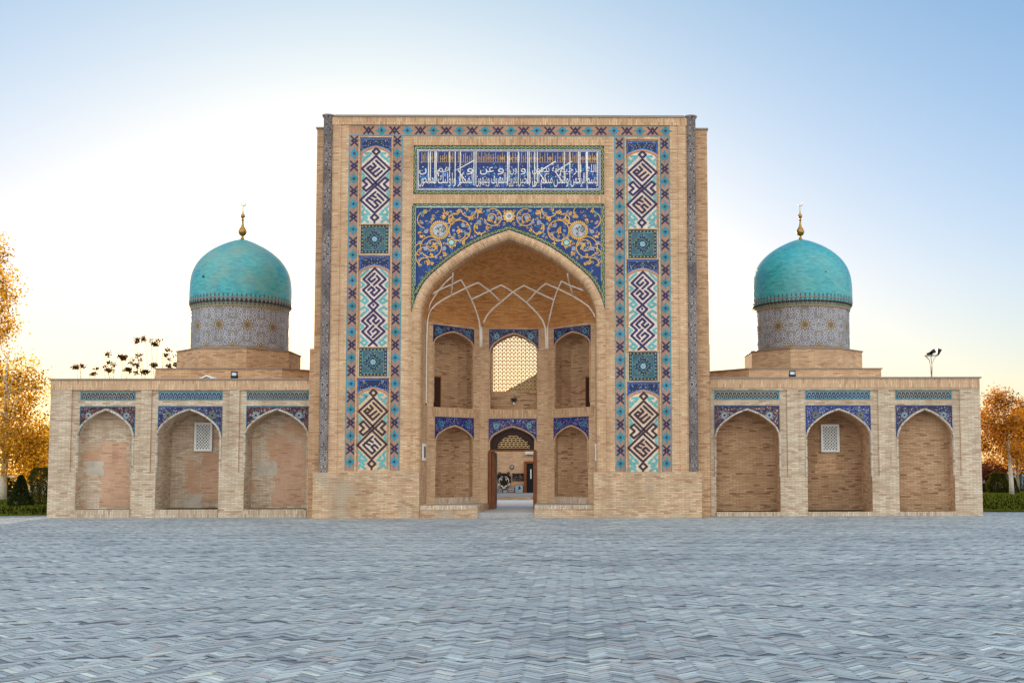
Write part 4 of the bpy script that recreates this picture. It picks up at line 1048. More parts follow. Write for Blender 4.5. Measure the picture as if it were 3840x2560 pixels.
for sg in (1, -1):                                            # leaves folded back into the passage
    mb = MB(); x = xl + 0.16 if sg > 0 else xr - 0.1
    mb.box(x, x + 0.05, BY + 0.36, BY + 1.2, zf + 0.02, zh - 0.03, 0)
    for z0, z1 in ((0.1, 0.45), (0.5, 0.95)): mb.box(x - 0.008, x + 0.058, BY + 0.46, BY + 1.1, zf + (zh - zf) * z0, zf + (zh - zf) * z1, 1)
    mb.build('door_leaf', [M['wood'], M['wood_dark']], root)
# brown doors in the backs of the upper niches
zt = Wall(tuple((WLA.A - WLA.n * 0.75).xy), tuple((WLA.B - WLA.n * 0.75).xy)).at(1640, 1411)[1]
for w, pa, pb in ((WLA, 1622, 1652), (WRA, 2197, 2217)):
    wb = Wall(tuple((w.A - w.n * 0.75).xy), tuple((w.B - w.n * 0.75).xy))
    ua, ub = wb.at(pa, 1470)[0], wb.at(pb, 1470)[0]
    if w is WLA: ua = ub - 0.42
    else: ub = ua + 0.42
    zb3 = upL[2] + (zt - upL[2]) * 0.0 + 0.01
    mb = MB()
    for d_, e, m_ in ((-0.03, 0.0, 0), (-0.042, 0.05, 1)):
        q = [wb.P(ua + e, zb3 + e * 0.2, d_), wb.P(ub - e, zb3 + e * 0.2, d_), wb.P(ub - e, zt - e, d_), wb.P(ua + e, zt - e, d_)]
        mb.face(q, m_)
        r_ = [wb.P(ua + e, zb3, 0.0), wb.P(ub - e, zb3, 0.0), wb.P(ub - e, zt - e, 0.0), wb.P(ua + e, zt - e, 0.0)]
        for k in range(4): mb.face([q[(k + 1) % 4], q[k], r_[k], r_[(k + 1) % 4]], m_)
    mb.build('niche_door', [M['wood'], M['wood_dark']], root)
# sloping roof slab seen through the screen
mb = MB(); ya = BY + 2.0
pa, pb = (SX(1880, 1475, ya), SZ(1475, 1880, ya)), (SX(2030, 1392, ya), SZ(1392, 2030, ya))
mb.face([(pa[0], ya, pa[1] - 0.4), (pb[0], ya, pa[1] - 0.4), (pb[0], ya, pb[1]), (pa[0], ya, pa[1])])
mb.face([(pa[0], ya, pa[1]), (pb[0], ya, pb[1]), (pb[0], ya + 0.5, pb[1]), (pa[0], ya + 0.5, pa[1])])
mb.build('stair_parapet', M['brick_niche'], root)

# ------------------------------------------------------------------ courtyard seen through the door
YC = 29.0
mb = MB()
zc = SZ(1847, 1920, YC)
xa, xb_ = SX(1700, 1800, YC), SX(2150, 1800, YC)
mb.face([(xa - 3, YC, 0), (xb_ + 3, YC, 0), (xb_ + 3, YC, 4.6), (xa - 3, YC, 4.6)], 0)
mb.face([(xa - 3, YC, 4.6), (xb_ + 3, YC, 4.6), (xb_ + 3, YC + 5, 4.6), (xa - 3, YC + 5, 4.6)], 0)
mb.box(xa - 3, xb_ + 3, 17.4, YC - 0.01, 0.0, zc, 1)
mb.box(xa - 3, xb_ + 3, 17.36, 17.4, 0, zc - 0.004, 2)
mb.build('courtyard_wall', [M['brick'], plain('platform_paving', srgb('8a837e'), 0.9, var=0.15), M['brick_plinth']], root)
mb = MB(); mb.box(-9, 9, BY + 0.4, 17.355, 0.0, max(ZF, 0.06) + 0.003); mb.build('courtyard_floor', plain('courtyard_paving', srgb('d2cdc8'), 0.85, var=0.12, scale=4), root)
mb = MB()
dx0, dx1, dzt = SX(1965, 1760, YC), SX(2010, 1760, YC), SZ(1729, 1985, YC)
mb.box(dx0, SX(1975, 1760, YC), YC - 0.12, YC, zc, dzt, 0); mb.box(SX(1975, 1760, YC), dx1, YC - 0.12, YC, dzt - 0.12, dzt, 0)
mb.box(SX(1975, 1760, YC), dx1, YC - 0.05, YC, zc, dzt - 0.12, 1)  # black sheet: the shaded inside of the doorway put into colour
d_ = mb.build('inner_doorway', [M['wood'], M['black']], root)
mb = MB(); mb.box(SX(1989, 1760, YC) , SX(1993, 1760, YC), YC - 0.08, YC - 0.055, SZ(1794, 1990, YC), SZ(1759, 1990, YC)); mb.build('bright_gap', M['white'], d_)  # white strip stands in for light through a gap in the doorway

def thing_mesh(name, mb, mats, label, cat, group=None):
    return tag(mb.build(name, mats), label, cat, group)
# tiger head plaque
t = Tile(O=(0, YC - 0.12, 0), base=0.0, step=0.006)
tx = lambda x: SX(1820 + x / 6.27, 1760, YC); tz = lambda y: SZ(1670 + y / 6.27, 1900, YC)
TP = lambda pts: [(tx(a), tz(b)) for a, b in pts]
def slab(t, pts, y0, c):
    P_ = TP(pts); t.poly(P_, c, 0)
    for i in range(len(P_)):
        a, b = P_[i], P_[(i + 1) % len(P_)]
        t.face([(a[0], YC - 0.12, a[1]), (b[0], YC - 0.12, b[1]), (b[0], YC - 0.005, b[1]), (a[0], YC - 0.005, a[1])], 0, c)
slab(t, [(285, 700), (300, 660), (380, 650), (440, 645), (500, 650), (590, 665), (605, 740), (602, 860), (575, 930), (520, 980), (480, 1010), (400, 1010), (370, 980), (320, 930), (295, 860)], 0, srgb('1c1210'))
for cx0 in (345, 545): t.disc(tx(cx0), tz(655), 0.1, srgb('5a2c20'), 1, 12)
for sg in (-1, 1):
    f = lambda x: 441 + sg * (x - 441)
    st = lambda pts, w: t.stroke([(tx(f(a)), tz(b)) for a, b in pts], w * 0.0027, srgb('cfc8bc'), 2)
    st([(460, 735), (490, 728), (515, 745), (527, 780)], 12); st([(545, 770), (556, 820), (545, 870)], 14); st([(480, 770), (500, 800), (550, 775)], 10); st([(490, 760), (488, 800), (500, 825)], 10)
    st([(575, 880), (575, 920), (530, 940)], 16); st([(525, 885), (540, 915), (560, 890)], 12)
    t.poly([(tx(f(a)), tz(b)) for a, b in [(450, 965), (480, 935), (520, 930), (515, 960), (480, 975)]], srgb('d8d2c6'), 2)
    st([(290, 670), (310, 710)] if sg < 0 else [(590, 672), (572, 705)], 8)
t.disc(tx(440), tz(992), 0.105, srgb('d8d2c6'), 2, 12, ry=0.045)
thing_mesh('tiger_plaque', t, M['tile'], 'dark wooden plaque shaped like a tiger head on the courtyard wall', 'plaque')
# round clock, carved panel, four pictures, air conditioner
mb = MB(); cxx, czz = tx(625), tz(503)
def disc_y(mb, x, z, y0, y1, r, m, n=20):
    P_ = [(x + r * math.cos(2 * math.pi * k / n), z + r * math.sin(2 * math.pi * k / n)) for k in range(n)]
    mb.face([(a, y0, b) for a, b in P_], m)
    for i in range(n): a, b = P_[i], P_[(i + 1) % n]; mb.face([(b[0], y0, b[1]), (a[0], y0, a[1]), (a[0], y1, a[1]), (b[0], y1, b[1])], m)
disc_y(mb, cxx, czz, YC - 0.06, YC, 0.135, 0); disc_y(mb, cxx, czz, YC - 0.07, YC - 0.055, 0.10, 1)
thing_mesh('wall_plate', mb, [M['wood_dark'], plain('plate_glaze', srgb('9a8f98'), 0.3, var=0.4, scale=20)], 'round plate with a dark rim high on the courtyard wall', 'plate')
t = Tile(O=(0, YC - 0.06, 0), base=0.0, step=0.004)
t.box(tx(640), tx(902), YC - 0.055, YC, tz(828), tz(647), 0, srgb('15100e'))
rnd = random.Random(2)
for k in range(60):
    u, v = tx(655 + rnd.random() * 235), tz(660 + rnd.random() * 155); t.arc(u, v, 0.04, rnd.random() * 360, rnd.random() * 360 + 160, 0.014, rnd.choice([srgb('6a5c50'), srgb('8c8278'), srgb('4a3a30')]), 1, 0.02, 5)
thing_mesh('carved_panel', t, M['tile'], 'black carved panel beside the inner doorway of the courtyard', 'panel')
for nm, (a, b, c, d), bg, fg, lab in (('picture', (280, 1003, 408, 1108), '8d8f9c', '5a5f74', 'small misty grey landscape picture standing leftmost under the tiger plaque'), ('picture', (416, 1038, 528, 1108), '9fb0b4', '7c98a4', 'smallest pale blue picture standing right below the tiger chin'),
                                 ('picture', (540, 988, 690, 1108), 'a8a6b4', 'b06a4c', 'landscape picture with an orange lower edge beside the framed bird picture'), ('picture', (698, 914, 895, 1106), '96a8b4', '2c2c44', 'largest framed picture of a dark bird beside the inner doorway')):
    t = Tile(O=(0, YC - 0.2, 0), base=0.0, step=0.005); x0, x1, z1, z0 = tx(a), tx(c), tz(b), zc + 0.002
    t.box(x0, x1, YC - 0.2, YC - 0.16, z0, z1, 0, srgb('2a2420')); t.rect(x0 + 0.025, z0 + 0.025, x1 - 0.025, z1 - 0.025, srgb(bg), 1)
    W_, H_ = x1 - x0, z1 - z0
    if fg == 'b06a4c': t.rect(x0 + 0.03, z0 + 0.03, x1 - 0.03, z0 + H_ * 0.3, srgb(fg), 2); t.disc(x0 + W_ * 0.65, z0 + H_ * 0.55, W_ * 0.2, srgb('7c78a0'), 2, 10, ry=H_ * 0.13); t.disc(x0 + W_ * 0.3, z0 + H_ * 0.5, W_ * 0.14, srgb('5a5a6c'), 2, 9, ry=H_ * 0.1)
    elif fg == '2c2c44': t.poly([(x0 + W_ * 0.35, z0 + H_ * 0.25), (x0 + W_ * 0.5, z0 + H_ * 0.4), (x0 + W_ * 0.75, z0 + H_ * 0.5), (x0 + W_ * 0.6, z0 + H_ * 0.8), (x0 + W_ * 0.42, z0 + H_ * 0.78), (x0 + W_ * 0.44, z0 + H_ * 0.5)], srgb(fg), 2)
    else:
        t.disc(x0 + W_ * 0.3, z0 + H_ * 0.55, W_ * 0.14, srgb(fg), 2, 9, ry=H_ * 0.16); t.disc(x0 + W_ * 0.7, z0 + H_ * 0.45, W_ * 0.17, srgb(fg), 2, 9, ry=H_ * 0.12)
    thing_mesh(nm, t, M['tile'], lab, 'picture', 'pictures standing under the courtyard wall')
mb = MB(); mb.box(tx(945), tx(1140), YC - 0.25, YC, tz(205), tz(140), 0)
for k in range(6): mb.box(tx(980 + k * 26), tx(990 + k * 26), YC - 0.256, YC - 0.25, tz(185), tz(168), 1)
thing_mesh('air_conditioner', mb, [M['white'], M['black']], 'white air conditioner high on the courtyard wall above the inner doorway', 'air conditioner')

# unseen block added past the courtyard to keep low sun from the lattice window
mb = MB(); mb.box(-7.6, -3.4, 30.5, 38, 0, 11.5, 0); mb.box(-7.7, -3.3, 30.4, 38.1, 11.501, 11.6, 1)
mb.build('sun_block', [M['brick_warm'], M['coping']], root)

# ------------------------------------------------------------------ the wings
YWN = YW
SPEC = {  # photo measures: outer edge, bays (recess L, R, strip L, R, opening L, R, bottom L, R, depth), per wing
 'L': dict(edge=(183, 1178), top=1424, bays=[(263, 523, 293, 501, 287, 494, 0.42, 'or', False), (563, 856, 587, 829, 585.5, 822, 1.5, 'bl', True), (894, 1166, 919, 1154, 916.5, 1152, 0.93, 'or', False)], yb=(1466, 1499.5), ysp=1522.5, ya=1534, ys=1634, ysill=1909, yrec=1771, yrt=1463),
 'R': dict(edge=(2628, 3680), top=1418, bays=[(2669, 2954, 2681, 2926, 2684.5, 2925, 0.93, 'or2', False), (2996, 3297, 3024, 3269, 3027, 3269, 1.5, 'bl2', True), (3337, 3604, 3363, 3576, 3370, 3578, 0.5, 'pu', False)], yb=(1463.5, 1497), ysp=1519.5, ya=1533, ys=1637, ysill=1917, yrec=1785, yrt=1461.5)}
SPAL = {'or': (srgb('2c1c30'), srgb('7c4228'), srgb('98929c'), srgb('8a9496')), 'bl': (srgb('20224c'), srgb('5a5a78'), srgb('9496ac'), srgb('6c6844')), 'or2': (srgb('34263e'), srgb('7c5036'), srgb('a49eaa'), srgb('929c9e')),
        'bl2': (srgb('24306c'), srgb('5e648c'), srgb('a0a4ba'), srgb('74704c')), 'pu': (srgb('2e284a'), srgb('605264'), srgb('a0a0b0'), srgb('84999c'))}
EDG = {'or': srgb('3a6478'), 'bl': srgb('345c78'), 'or2': srgb('324468'), 'bl2': srgb('2e4474'), 'pu': srgb('34486c')}
PATCH = {('L', 'or', False): [(0.38, 0.82, 0.03, 0.92, 8), (0.10, 0.36, 0.46, 0.66, 9)], ('L', 'bl', True): [(0.55, 0.93, 0.12, 0.78, 8), (0.28, 0.5, 0.0, 0.2, 9)], ('R', 'bl2', True): [(0.3, 0.6, 0.5, 0.8, 5)]}
for side in 'LR':
    q = SPEC[side]; xm = sum(q['edge']) / 2
    x0, x1 = SX(q['edge'][0], 1690, YWN), SX(q['edge'][1], 1690, YWN)
    w = Wall((x0, YWN), (x1, YWN)); zT = SZ(q['top'], xm, YWN)
    Z = lambda y: SZ(y, xm, YWN)
    U = lambda px: SX(px, 1690, YWN) - x0
    RD = 0.06                                                 # depth of the recessed fields
    mb = MB(); zr0, zr1 = Z(q['yrec']), Z(q['yrt'])
    # 0 wing brick 1 niche brick 2 patched brick 3 soldier 4 soldier pale 5 brick warm
    cur_u = 0.0
    mats = [M['brick_wing'], M['brick_niche'], M['brick_patch'], M['soldier_wing'], M['soldier_pale'], M['brick_warm'], M['brick'], M['rope'], M['patch'], M['cement']]
    for (ra, rb, sa, sb, oa, ob, dep, pal, win) in q['bays']:
        ua, ub = U(ra), min(U(rb), w.L - 0.02)
        op = (U(oa), U(ob), Z(q['ysill']), Z(q['ys']), Z(q['ya']))
        w.rect(mb, cur_u, ua, 0, zT, 0)                        # pier
        w.rect(mb, ua, ub, zr1, zT, 0)                         # over the recess
        # lower part of the pier faces inside the recess width, flush with the pier
        w.rect(mb, ua, op[0], 0, zr0, 0); w.rect(mb, op[1], ub, 0, zr0, 0); w.rect(mb, op[0], op[1], 0, op[2], 4, d=-0.03)
        mb.face([w.P(op[0], op[2], -0.03), w.P(op[1], op[2], -0.03), w.P(op[1], op[2], dep), w.P(op[0], op[2], dep)], 4)
        # reveals of the recess
        mb.face([w.P(ua, zr0, 0), w.P(ua, zr0, RD), w.P(ua, zr1, RD), w.P(ua, zr1, 0)][::-1], 5); mb.face([w.P(ub, zr0, RD), w.P(ub, zr0, 0), w.P(ub, zr1, 0), w.P(ub, zr1, RD)][::-1], 5)
        mb.face([w.P(ua, zr1, 0), w.P(ub, zr1, 0), w.P(ub, zr1, RD), w.P(ua, zr1, RD)][::-1], 5)
        mb.face([w.P(ua, zr0, 0), w.P(op[0], zr0, 0), w.P(op[0], zr0, RD), w.P(ua, zr0, RD)], 0); mb.face([w.P(op[1], zr0, 0), w.P(ub, zr0, 0), w.P(ub, zr0, RD), w.P(op[1], zr0, RD)], 0)
        w.bay(mb, ua, ub, zr0, zr1, (op[0], op[1], zr0, op[3], op[4]), 0, RD)
        w.niche(mb, op, dep, 5 if side == 'R' else 0, 1 if side == 'R' else 2, d=0.0)
        for (fa, fb, ga, gb, mm) in PATCH.get((side, pal, win), []):
            rg = random.Random(int(fa * 100 + ra)); uu0, uu1 = op[0] + (op[1] - op[0]) * fa, op[0] + (op[1] - op[0]) * fb; zz0, zz1 = op[2] + (op[3] - op[2]) * ga, op[2] + (op[3] - op[2]) * gb
            pd_ = 0.004 if mm == 8 else 0.008
            zz = zz0
            while zz < zz1:                                    # toothed edges, two courses at a time
                ja, jb = rg.choice((0, 0.06, 0.12)), rg.choice((0, 0.06, 0.12))
                mb.face([w.P(uu0 - ja, zz, dep - pd_), w.P(uu1 + jb, zz, dep - pd_), w.P(uu1 + jb, min(zz1, zz + 0.122), dep - pd_), w.P(uu0 - ja, min(zz1, zz + 0.122), dep - pd_)], mm); zz += 0.122
        w.edging(mb, (op[0], op[1], op[2], op[3], op[4] - 0.03), 0.06, 0.035, 7, d=RD, low=zr0)
        # glazed frieze strip
        wr = Wall((x0, YWN + RD), (x1, YWN + RD)); t = wr.tile(base=0.012)
        a, b = U(sa), min(U(sb), w.L - 0.03); v0, v1 = Z(q['yb'][1]), Z(q['yb'][0])
        t.rect(a, v0, b, v1, srgb('3f8288') if side == 'R' else srgb('44787e'), 0); e = (v1 - v0) * 0.14
        t.rect(a + e, v0 + e, b - e, v1 - e, srgb('1e2448'), 1)
        n = int((b - a) / 0.155); cc = srgb('8fa6b0') if win else srgb('a8a286')
        for k in range(n):
            u = a + e * 1.6 + (b - a - 3.2 * e) * (k + 0.5) / n; m_ = (v0 + v1) / 2; rr = (v1 - v0) * 0.22
            t.arc(u, m_ + rr * 0.55, rr * 1.15, -20, 200, 0.018, cc, 2, n=8); t.arc(u, m_ - rr * 0.75, rr * 0.75, 0, 360, 0.016, cc, 2.5, n=8)
            t.diamond(u, m_ + rr * 0.5, rr * 0.4, srgb('4c8c98') if win else srgb('8c7a4c'), 3)
        fr = t.build('frieze_strip', M['tile'], root)
        g_, s_, d_, m_ = SPAL[pal]
        o_ = wr.spandrel('arch_spandrel', root, a, b, Z(q['ysp']), op, g_, s_, d_, m_, EDG[pal], int(ra), 0.05)
        cur_u = ub
        if win:                                               # white pierced window grille
            px = (776, 460) if False else None
            if side == 'L': g = (471 / 2.613 + 550, 645 / 2.613 + 550, 1400 + 480 / 2.613, 1400 + 760 / 2.613)
            else: g = (1209 / 2.529 + 2600, 1382 / 2.529 + 2600, 1380 + 532 / 2.529, 1380 + 795 / 2.529)
            Yg = YWN + dep - 0.06; gx0, gx1, gz1, gz0 = SX(g[0], 1620, Yg), SX(g[1], 1620, Yg), SZ(g[2], g[0], Yg), SZ(g[3], g[0], Yg)
            fm = MB(); f_ = 0.085
            fm.box(gx0, gx1, Yg - 0.05, Yg + 0.055, gz0, gz0 + f_); fm.box(gx0, gx1, Yg - 0.05, Yg + 0.055, gz1 - f_, gz1)
            fm.box(gx0, gx0 + f_, Yg - 0.05, Yg + 0.055, gz0 + f_, gz1 - f_); fm.box(gx1 - f_, gx1, Yg - 0.05, Yg + 0.055, gz0 + f_, gz1 - f_)
            fo_ = fm.build('window_frame', M['white'], root)
            gm = MB(); ncol, nrow = 9, 15; cw, ch = (gx1 - gx0 - 2 * f_) / ncol, (gz1 - gz0 - 2 * f_) / nrow
            for r_ in range(nrow):
                for c_ in range(ncol):
                    cxp = gx0 + f_ + (c_ + 0.5) * cw; czp = gz0 + f_ + (r_ + 0.5) * ch
                    if (r_ + c_) % 2: 
                        pass
                    # cell with a round hole: eight quads between the square and the hole, only on one of two diagonals
                    hole = (r_ + c_) % 2 == 0
                    sq = [(cw / 2, -ch / 2), (cw / 2, 0), (cw / 2, ch / 2), (0, ch / 2), (-cw / 2, ch / 2), (-cw / 2, 0), (-cw / 2, -ch / 2), (0, -ch / 2)]
                    if not hole:
                        gm.face([(cxp + a_, Yg, czp + b_) for a_, b_ in sq]); continue
                    ho = [(math.cos(-math.pi / 4 + k * math.pi / 4) * cw * 0.47, math.sin(-math.pi / 4 + k * math.pi / 4) * ch * 0.62) for k in range(8)]
                    ho = [(max(-cw / 2 * 0.97, min(cw / 2 * 0.97, a_)), max(-ch / 2 * 0.97, min(ch / 2 * 0.97, b_))) for a_, b_ in ho]
                    for k in range(8):
                        j = (k + 1) % 8
                        gm.face([(cxp + sq[k][0], Yg, czp + sq[k][1]), (cxp + sq[j][0], Yg, czp + sq[j][1]), (cxp + ho[j][0], Yg, czp + ho[j][1]), (cxp + ho[k][0], Yg, czp + ho[k][1])])
                        gm.face([(cxp + ho[k][0], Yg, czp + ho[k][1]), (cxp + ho[j][0], Yg, czp + ho[j][1]), (cxp + ho[j][0], Yg + 0.04, czp + ho[j][1]), (cxp + ho[k][0], Yg + 0.04, czp + ho[k][1])])
            gm.build('grille', M['white'], fo_)
            bk = MB(); bk.face([(gx0 + 0.02, Yg + 0.045, gz0 + 0.02), (gx1 - 0.02, Yg + 0.045, gz0 + 0.02), (gx1 - 0.02, Yg + 0.045, gz1 - 0.02), (gx0 + 0.02, Yg + 0.045, gz1 - 0.02)])
            bk.build('window_pane', M['black'], fo_)
    w.rect(mb, cur_u, w.L, 0, zT, 0)
    # soldier band under the roof edge
    mb.face([w.P(0, zT - 0.36, -0.015), w.P(w.L, zT - 0.36, -0.015), w.P(w.L, zT, -0.015), w.P(0, zT, -0.015)], 3)
    # ends, roof, range running back round the courtyard
    xe = x0 if side == 'L' else x1; xi = x1 if side == 'L' else x0
    YB = 30.0; sg = 1 if side == 'L' else -1
    if side == 'L': mb.face([(xe, YB, 0), (xe, YWN, 0), (xe, YWN, zT), (xe, YB, zT)], 0)
    else: mb.face([(xe, YWN, 0), (xe, YB, 0), (xe, YB, zT), (xe, YWN, zT)], 0)
    a, b = min(xe, xe + sg * 6.5), max(xe, xe + sg * 6.5)
    mb.face([(min(xe, xi), YWN, zT - 0.05), (max(xe, xi), YWN, zT - 0.05), (max(xe, xi), YWN + 8, zT - 0.05), (min(xe, xi), YWN + 8, zT - 0.05)], 4)
    mb.face([(a, YWN + 8, zT - 0.05), (b, YWN + 8, zT - 0.05), (b, YB, zT - 0.05), (a, YB, zT - 0.05)], 4)
    mb.face([(xe + sg * 6.5, YWN + 8, 0), (xi, YWN + 8, 0), (xi, YWN + 8, zT), (xe + sg * 6.5, YWN + 8, zT)], 0)
    mb.face([(xe + sg * 6.5, YWN + 8, 0), (xe + sg * 6.5, YB, 0), (xe + sg * 6.5, YB, zT), (xe + sg * 6.5, YWN + 8, zT)], 0)
    mb.face([(xe, YB, 0), (xe + sg * 6.5, YB, 0), (xe + sg * 6.5, YB, zT), (xe, YB, zT)], 0)
    wing = mb.build('wing_wall', mats, root)
    cm = MB(); lo_, hi_ = min(x0, x1), max(x0, x1)
    if side == 'L': cm.box(lo_ - 0.06, hi_, YWN - 0.06, YWN + 0.3, zT + 0.001, zT + 0.05)
    else: cm.box(lo_, hi_ + 0.06, YWN - 0.06, YWN + 0.3, zT + 0.001, zT + 0.05)
    cm.build('coping', M['coping'], root)
    q['zT'] = zT; q['x0'] = x0; q['x1'] = x1

# ------------------------------------------------------------------ the domes
def star_band_mat(name, warm):
    pass
YD = 6.6
def dome(side):
    q = SPEC[side]
    cx_px = 902 if side == 'L' else 3007
    X = SX(cx_px, 1250, YD); s_ = lambda px: px * (YD - CAM.y) / F          # pixels -> metres at the dome's depth
    Zd = lambda y: SZ(y, cx_px, YD)
    d = empty('dome', (0, 0, 0), parent=root)
    half = [(960, 398), (900, 400), (850, 400), (780, 397), (720, 388), (670, 372), (620, 346), (570, 307), (520, 252), (480, 192), (450, 135), (425, 78), (408, 26), (402, 0)]
    ztop, zbot = Zd(897), Zd(1152)
    pr = [(s_(h * (0.962 if side == 'L' else 0.985) / 2.09), zbot + (ztop - zbot) * (960 - y) / (960 - 402)) for y, h in half]
    pr = cat(pr, 2)
    mb = MB(); mb.lathe(pr, X, YD, 72)
    # little scaffold hole
    a = R(-90 - (29 if side == 'L' else -17)); i = 8; r, z = s_(382 / 2.09), zbot + (ztop - zbot) * (0.34 if side == 'L' else 0.39)
    hx, hy = X + r * math.cos(a), YD + r * math.sin(a)
    for k in range(1):
        tx_, ty_ = -math.sin(a), math.cos(a)
        mb.face([(hx + math.cos(a) * 0.02 + tx_ * 0.05 * math.cos(t_), hy + math.sin(a) * 0.02 + ty_ * 0.05 * math.cos(t_), z + 0.05 * math.sin(t_)) for t_ in [k2 * math.pi / 4 for k2 in range(8)]], 1)
    mb.build('dome_shell', [M['dome_mottled'] if side == 'L' else M['dome'], M['black']], d, weld=True)
    # drum
    rd = s_(366 / 2.09); zd0, zd1 = Zd(1322), Zd(1166)
    def fn(u, v, h): return Vector((X + (rd + h) * math.cos(u / rd), YD + (rd + h) * math.sin(u / rd), v))
    t = Tile(fn=fn, base=0.0, step=0.003)
    n = 60
    for k in range(n): t.poly([(2 * math.pi * rd * k / n, zd0), (2 * math.pi * rd * (k + 1) / n, zd0), (2 * math.pi * rd * (k + 1) / n, zd1), (2 * math.pi * rd * k / n, zd1)], srgb('86807c'), 0)
    H = zd1 - zd0; nst = 11; pitch = 2 * math.pi * rd / nst; lw = 0.02; wh = srgb('c6c6cc'); gr = H / 1.65
    for k in range(nst):
        for (uu, vv) in ((k * pitch, zd0 + H * 0.53), ((k + 0.5) * pitch, zd0 - H * 0.0), ((k + 0.5) * pitch, zd0 + H * 1.06)):
            rs = 0.2 * gr; cl = lambda pts: [(a_, min(zd1 - 0.02, max(zd0 + 0.02, b_))) for a_, b_ in pts]
            t.poly(cl([(uu + (rs * 1.25 if j % 2 == 0 else rs * 0.85) * math.sin(math.pi * j / 10), vv + (rs * 1.25 if j % 2 == 0 else rs * 0.85) * math.cos(math.pi * j / 10)) for j in range(20)]), srgb('7c6850'), 1)
            for j in range(10):
                aa = 2 * math.pi * j / 10; b_ = vv + rs * 0.75 * math.cos(aa)
                if zd0 + 0.04 < b_ < zd1 - 0.04: t.disc(uu + rs * 0.75 * math.sin(aa), b_, 0.03, srgb('b8ac90'), 2, 5)
            if zd0 + 0.1 < vv < zd1 - 0.1: t.disc(uu, vv, 0.045, srgb('6a4a34'), 2, 8)
            for j in range(20):                                # two rings of kites round the star, outlined in white
                ring = j // 10; aa = 2 * math.pi * (j % 10 + (0.5 if ring == 0 else 0.0)) / 10; dist = rs * (1.62 if ring == 0 else 2.35)
                ku, kv = uu + dist * math.sin(aa), vv + dist * math.cos(aa)
                if not (zd0 + 0.05 < kv < zd1 - 0.05): continue
                ca, sa = math.sin(aa), math.cos(aa); rr = rs * (0.46 if ring == 0 else 0.36)
                kp = cl([(ku + ca * x_ * rr - sa * y_ * rr, kv + sa * x_ * rr + ca * y_ * rr) for x_, y_ in ((-1.3, 0), (-0.3, 0.72), (0.7, 0.6), (1.1, 0), (0.7, -0.6), (-0.3, -0.72))])
                t.poly(kp, srgb('66647c') if (j + k) % 3 else srgb('74706c'), 2.2 + ring * 0.4); t.disc(ku, kv, rr * 0.4, srgb('a0917e'), 3, 6)
                t.stroke(kp + [kp[0]], lw, wh, 4)
    for j in range(n): t.poly([(2 * math.pi * rd * j / n, zd0), (2 * math.pi * rd * (j + 1) / n, zd0), (2 * math.pi * rd * (j + 1) / n, zd0 + 0.05), (2 * math.pi * rd * j / n, zd0 + 0.05)], srgb('a07c60'), 5)
    t.build('drum', M['tile'], d)
    # cornice: flared stalactite band with small pointed niches
    rs_ = s_((384 if side == 'L' else 393) / 2.09); zc1 = Zd(1154) + 0.05
    def fc(u, v, h):
        tt = min(1.0, max(0.0, (v - zd1) / (zc1 - zd1))); r_ = rd + 0.015 + (rs_ - 0.005 - rd) * (0.2 + 0.8 * tt) + h
        return Vector((X + r_ * math.cos(u / rd), YD + r_ * math.sin(u / rd), v))
    zq = zd1 - 0.08
    t = Tile(fn=fc, base=0.0, step=0.004); n = 72; U_ = 2 * math.pi * rd
    zb2 = zq + 0.14; zt2 = zc1 + 0.12
    for k in range(n):
        a, b = U_ * k / n, U_ * (k + 1) / n
        t.poly([(a, zq), (b, zq), (b, zq + 0.05), (a, zq + 0.05)], srgb('a0784c'), 0); t.poly([(a, zq + 0.05), (b, zq + 0.05), (b, zb2), (a, zb2)], srgb('6f8a78'), 0)
        t.poly([(a, zb2), (b, zb2), (b, zt2 - 0.03), (a, zt2 - 0.03)], srgb('8a7c70'), 0); t.poly([(a, zt2 - 0.03), (b, zt2 - 0.03), (b, zt2), (a, zt2)], srgb('7a8484'), 0)
        c = (a + b) / 2; w_ = (b - a) * 0.4
        t.poly([(c - w_, zb2 + 0.015), (c + w_, zb2 + 0.015), (c + w_, zb2 + 0.09), (c, zt2 - 0.045), (c - w_, zb2 + 0.09)], srgb('43363a'), 1)
        t.disc(c, zb2 - 0.045, w_ * 0.55, srgb('5c4636'), 1, 6)
    t.face([fc(U_ * k / n, zt2, 0) for k in range(n)], 0, srgb('6a7474'))
    # crest of small knobs drawn on the shell just above
    fs = lambda u, v, h: Vector((X + (rs_ + 0.012 + h) * math.cos(u / rd), YD + (rs_ + 0.012 + h) * math.sin(u / rd), v))
    t.fn = fs
    for k in range(n):
        c = U_ * (k + 0.5) / n; t.disc(c, zt2 + 0.10, 0.028, srgb('4a4650'), 1, 6); t.poly([(c - 0.035, zt2 + 0.005), (c + 0.035, zt2 + 0.005), (c + 0.008, zt2 + 0.075), (c - 0.008, zt2 + 0.075)], srgb('4a4650'), 1)
    t.build('cornice', M['tile'], d)
    # plinths
    mb = MB()
    oc_r = s_(205) / math.cos(R(22.5)); zp1, zp0 = Zd(1317 + 12), q['zT'] - 0.05
    oct_ = [(X + oc_r * math.cos(R(22.5 + 45 * k)), YD + oc_r * math.sin(R(22.5 + 45 * k))) for k in range(8)]
    Yl = YD - s_(205) - 0.9
    zl_top = SZ(1383, cx_px, Yl)
    mb.prism(oct_, zl_top, zp1, 0, mt=1)
    oc2 = [(X + (oc_r + 0.05) * math.cos(R(22.5 + 45 * k)), YD + (oc_r + 0.05) * math.sin(R(22.5 + 45 * k))) for k in range(8)]
    mb.prism(oc2, zp1 + 0.001, zp1 + 0.04, 2, bottom=True)
